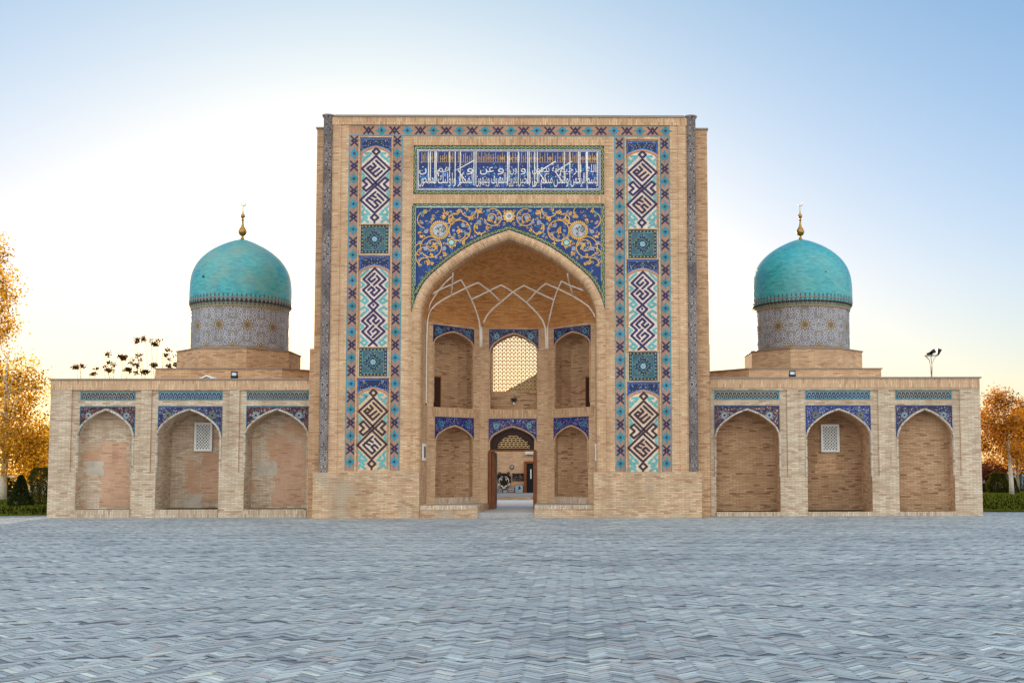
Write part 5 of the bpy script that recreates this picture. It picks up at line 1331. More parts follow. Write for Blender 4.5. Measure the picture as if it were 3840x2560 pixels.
    if side == 'L': xa_, xb2 = SX(583, 1400, Yl), SX(1057, 1400, Yl)
    else: xa_, xb2 = SX(2809, 1400, Yl), SX(3305, 1400, Yl)
    ch = 1.5
    pl = [(xa_, Yl), (xb2, Yl), (xb2 + ch, Yl + ch), (xb2 + ch, YD + 3), (xa_, YD + 3)] if side == 'L' else [(xa_, Yl), (xb2, Yl), (xb2, YD + 3), (xa_ - ch, YD + 3), (xa_ - ch, Yl + ch)]
    mb.prism(pl, zp0, zl_top, 0, mt=1)
    cxm = sum(p[0] for p in pl) / 5; cym = sum(p[1] for p in pl) / 5
    pl2 = [(p[0] + (0.05 if p[0] > cxm else -0.05), p[1] + (0.05 if p[1] > cym else -0.05)) for p in pl]
    mb.prism(pl2, zl_top + 0.001, zl_top + 0.035, 2, bottom=True)
    mb.build('plinth', [M['brick_warm'] if side == 'L' else M['brick'], M['soldier_pale'], M['coping']], d)
    # finial: spindle with two balls, ring and crescent
    zf_ = pr[-1][1] - 0.06; k = (Zd(754) - zf_) / 1.42
    spx = [(0.14, 0), (0.075, 0.06), (0.045, 0.13), (0.05, 0.17), (0.12, 0.20), (0.165, 0.28), (0.165, 0.34), (0.12, 0.42), (0.06, 0.50), (0.04, 0.62), (0.035, 0.72), (0.06, 0.735), (0.06, 0.755), (0.03, 0.77), (0.03, 0.79), (0.08, 0.83), (0.09, 0.87), (0.08, 0.92), (0.03, 0.96), (0.015, 1.08), (0.01, 1.22), (0.0, 1.225)]
    mb = MB(); mb.lathe([(r_, zf_ + z_ * k) for r_, z_ in spx], X, YD, 20)
    cz = zf_ + 1.31 * k; cs = []
    for j in range(17):
        aa = R(-200 + 15.5 * j) ; w_ = 0.032 * math.sin(math.pi * j / 16) + 0.003
        cs.append((aa, w_))
    rr = 0.085 * k
    for j in range(16):
        (a0, w0), (a1, w1) = cs[j], cs[j + 1]
        for yy in (-0.012, 0.012):
            p = [(X + 0.02 + (rr - w0) * math.cos(a0), YD + yy, cz + (rr - w0) * math.sin(a0)), (X + 0.02 + rr * math.cos(a0), YD + yy, cz + rr * math.sin(a0)), (X + 0.02 + rr * math.cos(a1), YD + yy, cz + rr * math.sin(a1)), (X + 0.02 + (rr - w1) * math.cos(a1), YD + yy, cz + (rr - w1) * math.sin(a1))]
            mb.face(p if yy > 0 else p[::-1])
        for (wa, wb) in ((0, 0), (w0, w1)):
            mb.face([(X + 0.02 + (rr - wa) * math.cos(a0), YD - 0.012, cz + (rr - wa) * math.sin(a0)), (X + 0.02 + (rr - wb) * math.cos(a1), YD - 0.012, cz + (rr - wb) * math.sin(a1)), (X + 0.02 + (rr - wb) * math.cos(a1), YD + 0.012, cz + (rr - wb) * math.sin(a1)), (X + 0.02 + (rr - wa) * math.cos(a0), YD + 0.012, cz + (rr - wa) * math.sin(a0))])
    mb.build('finial', M['gold'], d, weld=True)
    return d, Yl
DL, YLl = dome('L'); DR, YLr = dome('R')

# ------------------------------------------------------------------ lamps and small things on the building
def floodlight(px, py, Y, label):
    x, z = S(px, py, Y)
    e = tag(empty('floodlight', (x, Y, z)), label, 'floodlight', 'floodlights on the roof')
    mb = MB(); mb.box(-0.10, 0.10, 0.03, 0.11, 0.0, 0.27); mb.frame = None
    for a, b, c, d in ((-0.11, -0.085, 0.0, 0.27), (0.085, 0.11, 0.0, 0.27), (-0.085, 0.085, 0.235, 0.27), (-0.085, 0.085, 0.0, 0.12)): mb.box(a, b, 0.0, 0.03, c, d)
    for k in range(5): mb.box(-0.09 + k * 0.04, -0.08 + k * 0.04, 0.11, 0.15, 0.03, 0.24)
    mb.build('housing', M['black'], e)
    mb = MB(); mb.face([(-0.085, 0.012, 0.12), (0.085, 0.012, 0.12), (0.085, 0.02, 0.235), (-0.085, 0.02, 0.235)]); mb.build('lamp_glass', M['glass'], e)
    mb = MB(); mb.box(-0.13, -0.115, 0.04, 0.07, -0.06, 0.14); mb.box(0.115, 0.13, 0.04, 0.07, -0.06, 0.14); mb.box(-0.13, 0.13, 0.04, 0.07, -0.075, -0.06); mb.build('bracket', M['black'], e)
floodlight(877, 1420, YWN + 0.2, 'black floodlight on the roof edge below the left dome')
floodlight(2972, 1416, YWN + 0.2, 'black floodlight on the roof edge below the right dome')
# lamp under the lattice window of the iwan
x, z = WC.P(WC.at(1926, 1495)[0], 0).x, WC.at(1926, 1503)[1]
yl = BY + 0.30
e = tag(empty('wall_lamp', (x, yl, z)), 'small black box lamp with a bare bulb under the lattice window', 'lamp')
mb = MB(); mb.box(-0.10, 0.10, -0.14, 0.0, 0.02, 0.10); mb.box(-0.115, 0.115, -0.15, -0.02, 0.10, 0.115); mb.box(-0.03, 0.03, -0.10, -0.04, -0.02, 0.02); mb.tube([(0.03, -0.03, 0.11), (0.03, -0.03, 0.30)], 0.006, 5); mb.build('housing', M['black'], e)
mb = MB(); mb.tube([(0, -0.07, -0.02), (0, -0.07, -0.05)], 0.015, 8); mb.lathe([(0.0, -0.13), (0.025, -0.12), (0.036, -0.095), (0.028, -0.065), (0.014, -0.05)], 0, -0.07, 12); mb.build('bulb', M['gallery'], e)
# white signs on the jambs, white gable vent on the left roof, cable duct
for sg, px, y0, y1, lab in ((-1, 1592, 1663, 1726, 'white framed notice on the left jamb of the portal recess'), (1, 2226, 1664, 1727, 'white framed notice seen edge-on on the right jamb of the portal recess')):
    t0 = (px - 2156) / F
    yy = 0.95 if sg < 0 else 0.9
    zz0, zz1 = SZ(y1, px, yy), SZ(y0, px, yy)
    e = tag(empty('notice', (AX + sg * HX, yy, zz0)), lab, 'sign', 'notices on the jambs')
    mb = MB(); mb.box(-0.04 if sg > 0 else 0.0, 0.0 if sg > 0 else 0.04, -0.38, 0.38, 0, zz1 - zz0); mb.build('board', M['white'], e)
    mb = MB(); xx = sg * -0.045; p = [(xx, -0.18, 0.1), (xx, 0.18, 0.1), (xx, 0.18, zz1 - zz0 - 0.1), (xx, -0.18, zz1 - zz0 - 0.1)]; mb.face(p if sg > 0 else p[::-1]); mb.build('text_panel', M['wood_dark'], e)
zT = SPEC['L']['zT']
mb = MB(); xg0, xg1 = SX(740, 1415, 1.6), SX(815, 1415, 1.6); xm = (xg0 + xg1) / 2
for (a, b) in (((xg0, zT), (xm, zT + 0.17)), ((xm, zT + 0.17), (xg1, zT))):
    n_ = 0.05
    mb.face([(a[0], 1.5, a[1]), (b[0], 1.5, b[1]), (b[0], 1.5, b[1] + n_), (a[0], 1.5, a[1] + n_)]); mb.face([(a[0], 1.5, a[1] + n_), (b[0], 1.5, b[1] + n_), (b[0], 2.4, b[1] + n_), (a[0], 2.4, a[1] + n_)])
mb.face([(xg0 + 0.06, 1.55, zT), (xg1 - 0.06, 1.55, zT), (xm, 1.55, zT + 0.16)], 1)
mb.build('roof_vent', [M['white'], M['brick_warm']], root)
duct = MB(); xj = AX - HX + 0.012
duct.box(xj, xj + 0.03, 1.28, 1.33, WLF.at(1590, 1516)[1], ZSP - 0.5); duct.box(xj, xj + 0.03, 1.28, 1.62, WLF.at(1590, 1516)[1], WLF.at(1590, 1512)[1] + 0.03)
duct.build('cable_duct', M['stucco'], root)

# ------------------------------------------------------------------ ground
mb = MB(); mb.face([(-900, -120, -0.03), (900, -120, -0.03), (900, 1500, -0.03), (-900, 1500, -0.03)]); tag(mb.build('ground', M['ground']), kind='structure')
def paving():
    rng = np.random.default_rng(4)
    W_, nb, jn = 0.0625, 4, 0.006
    Lb = W_ * nb
    Xa, Xb, Ya, Yb_ = -27.0, 27.0, -38.0, 4.2
    pitch = 1.18                                               # a laid course runs across every 1.18 m
    q2 = math.sqrt(0.5)
    R_ = int(62 / W_)
    cc, rr = np.meshgrid(np.arange(-R_, R_), np.arange(-R_, R_), indexing='ij'); cc = cc.ravel(); rr = rr.ravel()
    t_ = (cc - rr) % (2 * nb)
    H_, V_ = t_ == 0, t_ == 2 * nb - 1
    hx, hy = (cc[H_] + nb / 2) * W_, (rr[H_] + 0.5) * W_
    vx, vy = (cc[V_] + 0.5) * W_, (rr[V_] + nb / 2) * W_
    px_, py_ = np.concatenate([hx, vx]), np.concatenate([hy, vy])
    cx, cy = (px_ - py_) * q2, (px_ + py_) * q2 - 16.0          # (1, 1) of the lattice runs straight at the portal
    ex = np.full(len(cx), q2); ey = np.concatenate([np.full(len(hx), q2), np.full(len(vx), -q2)])
    wob = lambda x: 0.08 * np.sin(x * 0.9) + 0.05 * np.sin(x * 2.3 + 1) + 0.03 * np.sin(x * 5.1)
    row_ph = (cy + wob(cx) + 100) % pitch
    keep = (row_ph > 0.13) & (row_ph < pitch - 0.02) & (cx > Xa) & (cx < Xb) & (cy > Ya) & (cy < Yb_)
    inside = ((cy > 1.1) & (cx > SPEC['L']['x0'] + 0.05) & (cx < SPEC['R']['x1'] - 0.05)) | ((cy > 0.0) & (cx > XPL) & (cx < XPR))
    keep &= ~inside
    cx, cy, ex, ey, = cx[keep], cy[keep], ex[keep], ey[keep]
    jw = np.interp(cy, [-33, -26, -17], [0.0075, 0.005, 0.001]) * rng.uniform(0.6, 1.3, len(cy))   # joints packed with dust further out
    hl, ht = Lb / 2 - jw / 2, W_ / 2 - jw / 2
    cs = []
    y = Ya
    while y < Yb_:
        x = Xa + rng.random() * 0.2
        while x < Xb:
            l = 0.26 + 0.02 * rng.random()
            base = y - ((y + 100) % pitch) - float(wob(x)) + 0.055 + rng.normal(0, 0.012)
            if rng.random() < 0.95 and not (base > 1.0 and SPEC['L']['x0'] < x < SPEC['R']['x1']) and not (base > -0.1 and XPL < x < XPR): cs.append((x, base, l))
            x += l + 0.006
        y += pitch
    cs = np.array(cs)
    n1, n2 = len(cx), len(cs)
    def quads(cx, cy, ex, ey, hl, ht):
        nx, ny = -ey, ex; wr = np.interp(cy, [-32, -16], [1.0, 0.25]); z = rng.normal(0, 0.0014, len(cx)) * wr; tx, ty = rng.normal(0, 0.008, len(cx)) * wr, rng.normal(0, 0.016, len(cx)) * wr
        P = np.zeros((len(cx), 8, 3)); cen = [(-1, -1), (1, -1), (1, 1), (-1, 1)]
        for i, (a, b) in enumerate(cen):
            P[:, i, 0] = cx + ex * a * hl + nx * b * ht; P[:, i, 1] = cy + ey * a * hl + ny * b * ht; P[:, i, 2] = z + tx * a * hl + ty * b * ht
            P[:, i + 4] = P[:, i]; P[:, i + 4, 2] = -0.02
        return P
    P1 = quads(cx, cy, ex, ey, hl, ht)
    P2 = quads(cs[:, 0] + cs[:, 2] / 2, cs[:, 1], np.ones(n2), np.zeros(n2), cs[:, 2] / 2, np.full(n2, 0.06))
    P2[:, :4, 2] -= 0.001
    P = np.concatenate([P1, P2]); n = len(P)
    # top faces everywhere; side faces only for bricks near the viewpoint
    top = np.arange(n)[:, None] * 8 + np.array([[0, 1, 2, 3]])
    near = np.where(P[:, 0, 1] < -20)[0]
    sides = np.concatenate([near[:, None] * 8 + np.array([[a, a + 4, b + 4, b]]) for a, b in ((0, 1), (1, 2), (2, 3), (3, 0))])
    faces = np.concatenate([top, sides])
    me = bpy.data.meshes.new('paving')
    me.vertices.add(n * 8); me.vertices.foreach_set('co', P.reshape(-1).astype(np.float32))
    me.loops.add(len(faces) * 4); me.loops.foreach_set('vertex_index', faces.reshape(-1).astype(np.int32))
    me.polygons.add(len(faces)); me.polygons.foreach_set('loop_start', (np.arange(len(faces)) * 4).astype(np.int32))
    # brick colours: grey-blue with pale, pinkish and dark ones
    base = np.array([srgb('a5a9aa'), srgb('aeb2b2'), srgb('9a9ea0'), srgb('babcb9'), srgb('aaa6a6'), srgb('888b90'), srgb('b0a49f'), srgb('ccc9be')])
    idx = rng.choice(8, n, p=[0.26, 0.22, 0.18, 0.1, 0.1, 0.07, 0.04, 0.03])
    c = base[idx] * 0.93 * rng.normal(1.0, 0.10, (n, 1))
    c[n1:] *= 0.97
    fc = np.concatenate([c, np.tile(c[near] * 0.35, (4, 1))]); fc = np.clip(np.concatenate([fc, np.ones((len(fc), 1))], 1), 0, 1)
    me.polygons.foreach_set('use_smooth', np.zeros(len(faces), dtype=bool)); me.update(calc_edges=True)
    a = me.attributes.new('col', 'FLOAT_COLOR', 'FACE'); a.data.foreach_set('color', fc.reshape(-1).astype(np.float32))
    me.materials.append(M['paver'])
    o = bpy.data.objects.new('paving', me); col.objects.link(o); tag(o, kind='structure')
    return o
paving()
mb = MB(); mb.face([(-60, -60, -0.008), (60, -60, -0.008), (60, 5.0, -0.008), (-60, 5.0, -0.008)]); tag(mb.build('paving_bed', M['joint']), kind='structure')

# lawns left and right: raised turf banks
def lawn(name, pts, h):
    mb = MB(); n = len(pts)
    cx = sum(p[0] for p in pts) / n; cy = sum(p[1] for p in pts) / n
    ins = [(p[0] + (cx - p[0]) * 0.01, p[1] + (0.12 if p[1] < cy else -0.12)) for p in pts]
    for i in range(n):
        a, b, c, d = pts[i], pts[(i + 1) % n], ins[(i + 1) % n], ins[i]
        mb.face([(a[0], a[1], 0), (b[0], b[1], 0), (c[0], c[1], h), (d[0], d[1], h)])
    mb.face([(p[0], p[1], h) for p in ins])
    tag(mb.build(name, M['earth']), kind='structure')
    rng = random.Random(len(pts)); g = MB()
    x0, x1 = min(p[0] for p in pts), max(p[0] for p in pts); y0, y1 = min(p[1] for p in pts), max(p[1] for p in pts)
    for k in range(9000):
        x = x0 + rng.random() * (x1 - x0); y = y0 + (rng.random() ** 1.8) * (y1 - y0)
        yl = np.interp(x, [pts[0][0], pts[1][0]], [pts[0][1], pts[1][1]])
        if y < yl: y = yl + 0.02 + 0.1 * rng.random()
        if y > 24: continue
        z = h * min(1, (y - yl) / 0.12); a = rng.random() * 6.28; w = 0.02 + 0.02 * rng.random(); hh = 0.05 + 0.06 * rng.random()
        dx, dy = math.cos(a) * w, math.sin(a) * w
        g.face([(x - dx, y - dy, z), (x + dx, y + dy, z), (x + dx * 0.2 + dy, y + dy * 0.2 + dx, z + hh)], 0, (rng.random(),) * 3)
    tag(g.build('grass', M['grass']), 'short grass on the raised turf bank', 'grass', kind='stuff')
lx0, ly0 = SG(-300, 1948); lx1, ly1 = SG(176, 1929)
lawn('lawn', [(lx0 - 8, ly0 - 0.9), (lx1 + 2.0, ly1), (lx1 + 2.0, 45), (lx0 - 25, 45)], 0.26)
rx0, ry0 = SG(3684, 1914); rx1, ry1 = SG(4100, 1921)
lawn('lawn', [(rx0 - 1.0, ry0), (rx1 + 6, ry1 - 0.2), (rx1 + 22, 36), (rx0 - 1.0, 36)], 0.26)
mb = MB(); mb.face([(14, 38, -0.012), (200, 38, -0.012), (200, 52, -0.012), (14, 52, -0.012)]); tag(mb.build('road', plain('asphalt', srgb('6d6d70'), 0.9, var=0.1)), kind='structure')

# ------------------------------------------------------------------ trees
def leaves(mb, blobs, n, size, rng, droop=0.0, clump=0.35, hollow=0.35):
    """leaf faces in loose clumps spread through ellipsoids (x, y, z, rx, ry, rz, weight)"""
    tot = sum(b[6] for b in blobs)
    for b in blobs:
        m = int(n * b[6] / tot); nc = max(3, int(m / 34))
        for c in range(nc):
            while True:
                p = (rng.uniform(-1, 1), rng.uniform(-1, 1), rng.uniform(-1, 1)); q = sum(v * v for v in p)
                if q < 1 and (q > hollow or rng.random() < 0.35): break
            cx, cy, cz = b[0] + p[0] * b[3], b[1] + p[1] * b[4], b[2] + p[2] * b[5]
            tone = min(1, max(0, rng.gauss(0.48, 0.32)))
            for k in range(m // nc):
                x, y, z = cx + rng.gauss(0, clump), cy + rng.gauss(0, clump), cz + rng.gauss(0, clump * 0.7) - (abs(rng.gauss(0, droop)) if droop else 0)
                s_ = size * (0.6 + 0.8 * rng.random())
                a = Vector((rng.gauss(0, 1), rng.gauss(0, 1), rng.gauss(0, 0.6) - (0.9 if droop else 0))).normalized(); bb = a.cross(Vector((rng.gauss(0, 1), rng.gauss(0, 1), rng.gauss(0, 1)))).normalized()
                P_ = Vector((x, y, z)); t_ = min(1, max(0, tone + rng.gauss(0, 0.2)))
                mb.face([P_, P_ + a * s_ * 0.5 + bb * s_ * 0.32, P_ + a * s_, P_ + a * s_ * 0.5 - bb * s_ * 0.32], 0, (t_, t_, t_))
def tree(name, x, y, h, trunk_r, blobs, n, size, mat, bark, label, seed, z0=0.2, lean=(0, 0), droop=0.0, clump=0.35, limbs=8, cat_='tree', group=None):
    rng = random.Random(seed)
    e = tag(empty(name, (x, y, z0)), label, cat_, group)
    mb = MB(); N_ = 7
    tp = [(lean[0] * (i / N_) ** 1.3 + rng.gauss(0, 0.015) * h * 0.2, lean[1] * i / N_, h * i / N_) for i in range(N_ + 1)]
    mb.tube(tp, [trunk_r * (1.15 - 0.95 * i / N_) for i in range(N_ + 1)], 9)
    for k in range(limbs):
        b = rng.choice(blobs); t_ = rng.uniform(0.35, 0.85); i = int(t_ * N_); st = Vector(tp[i])
        en = Vector((b[0] + rng.uniform(-0.7, 0.7) * b[3], b[1] + rng.uniform(-0.7, 0.7) * b[4], max(st.z + 0.2, b[2] + rng.uniform(-0.4, 0.8) * b[5])))
        md = (st + en) / 2 + Vector((0, 0, 0.12 * (en - st).length))
        mb.tube([st, md, en], [trunk_r * 0.4, trunk_r * 0.25, trunk_r * 0.07], 6)
    mb.build('trunk', bark, e)
    cm = MB(); leaves(cm, blobs, n, size, rng, droop, clump); cm.build('crown', mat, e)
    return e
def gx(px, d): return S(px, 1770, CAM.y + d)[0]
def gx_(px, d): return CAM.x + (px - 2156) / F * d           # world x of a photo column at distance d from the camera
def gz(py, d): return CAM.z + (1770 - py) / F * d
# left side: a tall drooping birch just outside the frame, a broad golden tree in front, conifers under it
d = 60.0; yy = CAM.y + d
def rel(bl, x, z0): return [(gx(a, d) - x, 0 + o, gz(b, d) - z0, ra / F * d, ra / F * d * 0.9, rb / F * d, wgt) for a, b, ra, rb, o, wgt in bl]
x = gx(-50, d)
tree('birch_tree', x, yy, gz(760, d), 0.2, rel([(-80, 1180, 90, 330, 0, 4), (-60, 1420, 95, 180, 0, 3), (-70, 960, 55, 150, 0, 1.5), (-30, 1130, 62, 150, 0.3, 2)], x, 0.2), 11000, 0.14, M['leaf_gold'], M['bark_white'], 'tall thin golden birch at the left edge rising above the broad tree', 21, droop=0.25, clump=0.3)
d = 57.0; yy = CAM.y + d; x = gx(14, d)
tree('autumn_tree', x, yy, gz(1330, d), 0.17, rel([(40, 1480, 75, 110, 0, 3), (75, 1600, 95, 110, 0.5, 3.5), (20, 1640, 85, 90, -0.5, 3), (110, 1450, 45, 60, 0.3, 0.8), (130, 1680, 62, 75, 0.3, 2.2), (60, 1370, 40, 60, 0, 0.8), (-60, 1580, 90, 120, 0, 3), (95, 1740, 70, 35, 0, 1.2)], x, 0.2), 11500, 0.14, M['leaf_gold'], M['bark_white'], 'broad golden autumn tree with a pale trunk left of the left wing', 22, droop=0.2, clump=0.33, limbs=12)
d = 66.0; yy = CAM.y + d; x = gx(150, d)
tree('autumn_tree', x, yy, gz(1600, d), 0.12, rel([(150, 1650, 60, 60, 0, 2), (170, 1720, 50, 50, 0, 2), (120, 1750, 60, 45, 0, 1.5)], x, 0.2), 6000, 0.17, M['leaf_orange'], M['bark'], 'small orange tree close behind the left end of the wall', 23, clump=0.3)
def conifer(px, ptop, pbot, w, d, label, seed, mat, group=None, name='conifer'):
    x = gx(px, d); h = gz(ptop, d) - 0.26; rng = random.Random(seed); wr = w / F * d / 2; z0_ = gz(pbot, d) - 0.26
    e = tag(empty(name, (x, CAM.y + d, 0.26)), label, 'bush' if name != 'conifer' else 'conifer', group)
    mb = MB(); mb.tube([(0, 0, -0.1), (0, 0, h * 0.5), (0, 0, h * 0.92)], [wr * 0.16, wr * 0.1, 0.01], 8); mb.build('trunk', M['bark_dark'], e)
    cm = MB()
    for k in range(5200):
        t_ = rng.random() ** 0.8; z = z0_ + (h - z0_) * t_; r_ = (wr * min(1.0, 2.6 * t_ + 0.45) * (1 - t_ ** 1.7) if name == 'conifer' else wr * math.sqrt(max(0.0, 1 - abs(2 * (0.12 + 0.88 * t_) - 1.1) ** 2.6))) * (0.9 + 0.14 * math.sin(9 * t_ + seed)) + 0.02
        a = rng.random() * 6.283; rr = r_ * math.sqrt(rng.uniform(0.45, 1.1)); P_ = Vector((rr * math.cos(a), rr * math.sin(a), z)); s_ = wr * 0.16 * (0.6 + 0.8 * rng.random())
        o_ = Vector((math.cos(a) * 0.7 + rng.gauss(0, 0.3), math.sin(a) * 0.7 + rng.gauss(0, 0.3), 0.7 + rng.gauss(0, 0.3))).normalized(); bb = o_.cross(Vector((rng.gauss(0, 1), rng.gauss(0, 1), rng.gauss(0, 1)))).normalized()
        tn = min(1, max(0, rng.gauss(0.45, 0.25)))
        cm.face([P_, P_ + o_ * s_ * 0.5 + bb * s_ * 0.28, P_ + o_ * s_, P_ + o_ * s_ * 0.5 - bb * s_ * 0.28], 0, (tn,) * 3)
    cm.build('crown', mat, e)
conifer(80, 1780, 1908, 84, 47.0, 'dark green cone shaped conifer on the left lawn', 31, M['leaf_dark'])
conifer(152, 1750, 1908, 74, 49.0, 'brownish dark bush between the cone shaped conifer and the left wing', 32, M['leaf_green'], name='bush')
conifer(15, 1790, 1900, 90, 62.0, 'dark bush behind the pale trunk at the left edge', 33, M['leaf_green'], name='bush')
# low wall behind the left trees
mb = MB(); d = 70.0; mb.box(gx(-700, d), gx(230, d), CAM.y + d, CAM.y + d + 0.3, 0, gz(1800, d)); tag(mb.build('garden_wall', plain('rendered_wall', srgb('b0a596'), 0.9, var=0.15)), 'long pale garden wall behind the trees left of the madrasah', 'wall')
# trees behind the left wing: only the top shoots with leaf tufts show over the roof
def sapling(tufts, stems, label, seed, d=46.0):
    rng = random.Random(seed); x0 = gx(stems[0][0], d); e = tag(empty('roof_tree', (x0, CAM.y + d, 0.0)), label, 'tree', 'thin trees behind the left wing')
    mb = MB(); mb.tube([(0, 0, 0), (0, 0, gz(1460, d))], [0.09, 0.06], 7)
    for (a, b, c, f) in stems:
        p0 = Vector((0, 0, gz(1500, d))); p1 = Vector((gx(a, d) - x0, rng.uniform(-0.3, 0.3), gz(b, d))); p2 = Vector((gx(c, d) - x0, rng.uniform(-0.4, 0.4), gz(f, d)))
        mb.tube([p0, p1, (p1 + p2) / 2 + Vector((rng.gauss(0, 0.02), 0, 0.02)), p2], [0.016, 0.011, 0.008, 0.005], 5)
    mb.build('trunk', M['bark_dark'], e)
    cm = MB(); leaves(cm, [(gx(a, d) - x0, rng.uniform(-0.2, 0.2), gz(b, d), r_ / F * d, r_ / F * d, r_ / F * d * 0.8, r_ * r_) for a, b, r_ in tufts], sum(14 + int(r_ * 9) for _, _, r_ in tufts), 0.085, rng, 0.03, 0.055, 0.0)
    cm.build('crown', M['leaf_dk2'], e)
M['leaf_dk2'] = leaf_mat('dark_autumn_leaf', srgb('2a1a0a'), srgb('5c3c14'), 0.25)
tl = lambda x, y: (x / 2.24, 700 + y / 2.24)
TF = [(1125, 1272, 20), (1180, 1268, 18), (1265, 1310, 20), (1250, 1278, 9), (1318, 1280, 11), (1372, 1355, 14), (1368, 1392, 15), (1440, 1403, 6), (870, 1388, 14), (990, 1418, 22), (1038, 1418, 12), (1152, 1400, 14), (1140, 1435, 9), (1085, 1438, 8), (1133, 1490, 18), (1268, 1480, 22), (1386, 1490, 18), (1468, 1482, 24), (1405, 1438, 8),
      (594, 1500, 15), (625, 1502, 12), (660, 1490, 13), (800, 1514, 9), (745, 1550, 14), (870, 1525, 12), (905, 1530, 16), (905, 1465, 12), (920, 1475, 9), (1057, 1528, 22), (1115, 1545, 12), (1190, 1545, 22), (1075, 1470, 7), (860, 1485, 7)]
grp = [[], [], []]
for a, b, r_ in TF:
    p = tl(a, b); grp[0 if a < 830 else 1 if a < 1120 else 2].append((p[0], p[1], r_ / 2.24))
for gi, (g, lab) in enumerate(zip(grp, ('thin bare shoots with few leaf tufts over the outer end of the left wing', 'thin tree with dark leaf tufts over the roof of the left wing between two others', 'thin tree with the highest dark leaf tufts next to the left dome plinth'))):
    c0 = sum(p[0] for p in g) / len(g)
    sapling(g, [(c0 + (p[0] - c0) * 0.6, 1450, p[0], p[1]) for p in g], lab, 40 + gi)
# right side
d = 65.0; yy = CAM.y + d; x = gx(3792, d)
tree('autumn_tree', x, yy, gz(1490, d), 0.13, rel([(3765, 1560, 85, 85, 0, 4), (3745, 1660, 75, 75, 0.5, 3), (3825, 1650, 85, 85, -0.5, 3), (3770, 1500, 45, 50, 0, 1.2), (3880, 1720, 60, 60, 0, 1.5), (3715, 1610, 50, 75, 0, 1.8), (3860, 1560, 50, 60, 0, 1.4)], x, 0.2), 12500, 0.13, M['leaf_orange'], M['bark_white'], 'orange autumn tree with a slender white trunk right of the right wing', 51, lean=(-0.35, 0), clump=0.3, limbs=10)
d = 72.0; x = gx(3815, d)
tree('autumn_tree', x, CAM.y + d, gz(1560, d), 0.11, rel([(3830, 1690, 70, 60, 0, 2), (3850, 1600, 60, 60, 0, 2)], x, 0.2), 5000, 0.17, M['leaf_orange'], M['bark'], 'orange tree with a brown trunk behind the slender white trunked one', 52)
d = 82.0; x = gx(3700, d)
tree('red_tree', x, CAM.y + d, gz(1720, d), 0.1, rel([(3695, 1770, 50, 32, 0, 2), (3750, 1775, 40, 25, 0, 1)], x, 0.2), 4500, 0.18, M['leaf_red'], M['bark_dark'], 'dull red small tree close to the right end of the wall', 53)
conifer(3742, 1778, 1872, 78, 70.0, 'wide dark green bush on the right lawn beside the wall', 54, M['leaf_green'], name='bush')
conifer(3803, 1795, 1868, 34, 69.0, 'narrow dark conifer right behind the slender white trunk', 55, M['leaf_dark'])
conifer(3838, 1770, 1868, 34, 78.0, 'dark bush at the far right edge of the lawn', 56, M['leaf_green'], name='bush')
conifer(3690, 1815, 1870, 44, 72.0, 'low dark bush touching the right end of the wall', 57, M['leaf_dark'], name='bush')
conifer(3768, 1806, 1838, 22, 80.0, 'small orange red bush left of the slender white trunk', 58, M['leaf_red'], name='bush')
# parked cars on the road behind the right lawn
def car(px, d, label, paint, rz):
    e = tag(empty('parked_car', (gx(px, d), CAM.y + d, 0.0), rz), label, 'car', 'cars parked behind the right lawn')
    side = [(-2.1, 0.35), (-2.15, 0.6), (-2.05, 0.85), (-1.3, 0.95), (-0.75, 1.38), (0.55, 1.45), (1.25, 1.0), (2.0, 0.9), (2.15, 0.6), (2.1, 0.35)]
    mb = MB(); wd = 0.82
    f = [(a, -wd * (0.86 if b > 1.0 else 1.0), b) for a, b in side]; g = [(a, wd * (0.86 if b > 1.0 else 1.0), b) for a, b in side]
    mb.face(f[::-1]); mb.face(g)
    for i in range(len(f)): j = (i + 1) % len(f); mb.face([f[i], f[j], g[j], g[i]])
    mb.build('body', paint, e)
    mb = MB()
    for s_ in (-1, 1):
        q = [(-1.1, s_ * 0.80, 0.98), (1.05, s_ * 0.80, 1.0), (0.5, s_ * 0.722, 1.36), (-0.7, s_ * 0.722, 1.32)]
        mb.face(q[::-1] if s_ > 0 else q)
    mb.face([(1.24, -0.68, 1.02), (1.24, 0.68, 1.02), (0.62, 0.62, 1.42), (0.62, -0.62, 1.42)])
    mb.build('windows', M['black'], e)
    for a in (-1.35, 1.35):
        for s_ in (-1, 1):
            mb = MB(); mb.tube([(a, s_ * 0.62, 0.32), (a, s_ * 0.85, 0.32)], 0.32, 18, sm if False else 0); w_ = mb.build('wheel', M['black'], e)
            mb = MB(); mb.tube([(a, s_ * 0.84, 0.32), (a, s_ * 0.862, 0.32)], 0.19, 14); mb.build('rim', M['coping'], w_)
cw = plain('white_car_paint', srgb('cfd3d8'), 0.25, var=0.04, spec=0.6); cs_ = plain('silver_car_paint', srgb('9aa6b0'), 0.25, 0.3, 0.04, spec=0.6)
car(3822, 83.0, 'pale silver car parked right of the slender white trunk', cs_, R(70)); car(3766, 84.0, 'white car parked between the wide bush and the white trunk', cw, R(95)); car(3717, 86.0, 'white car mostly hidden behind the wide dark bush', cw, R(20))
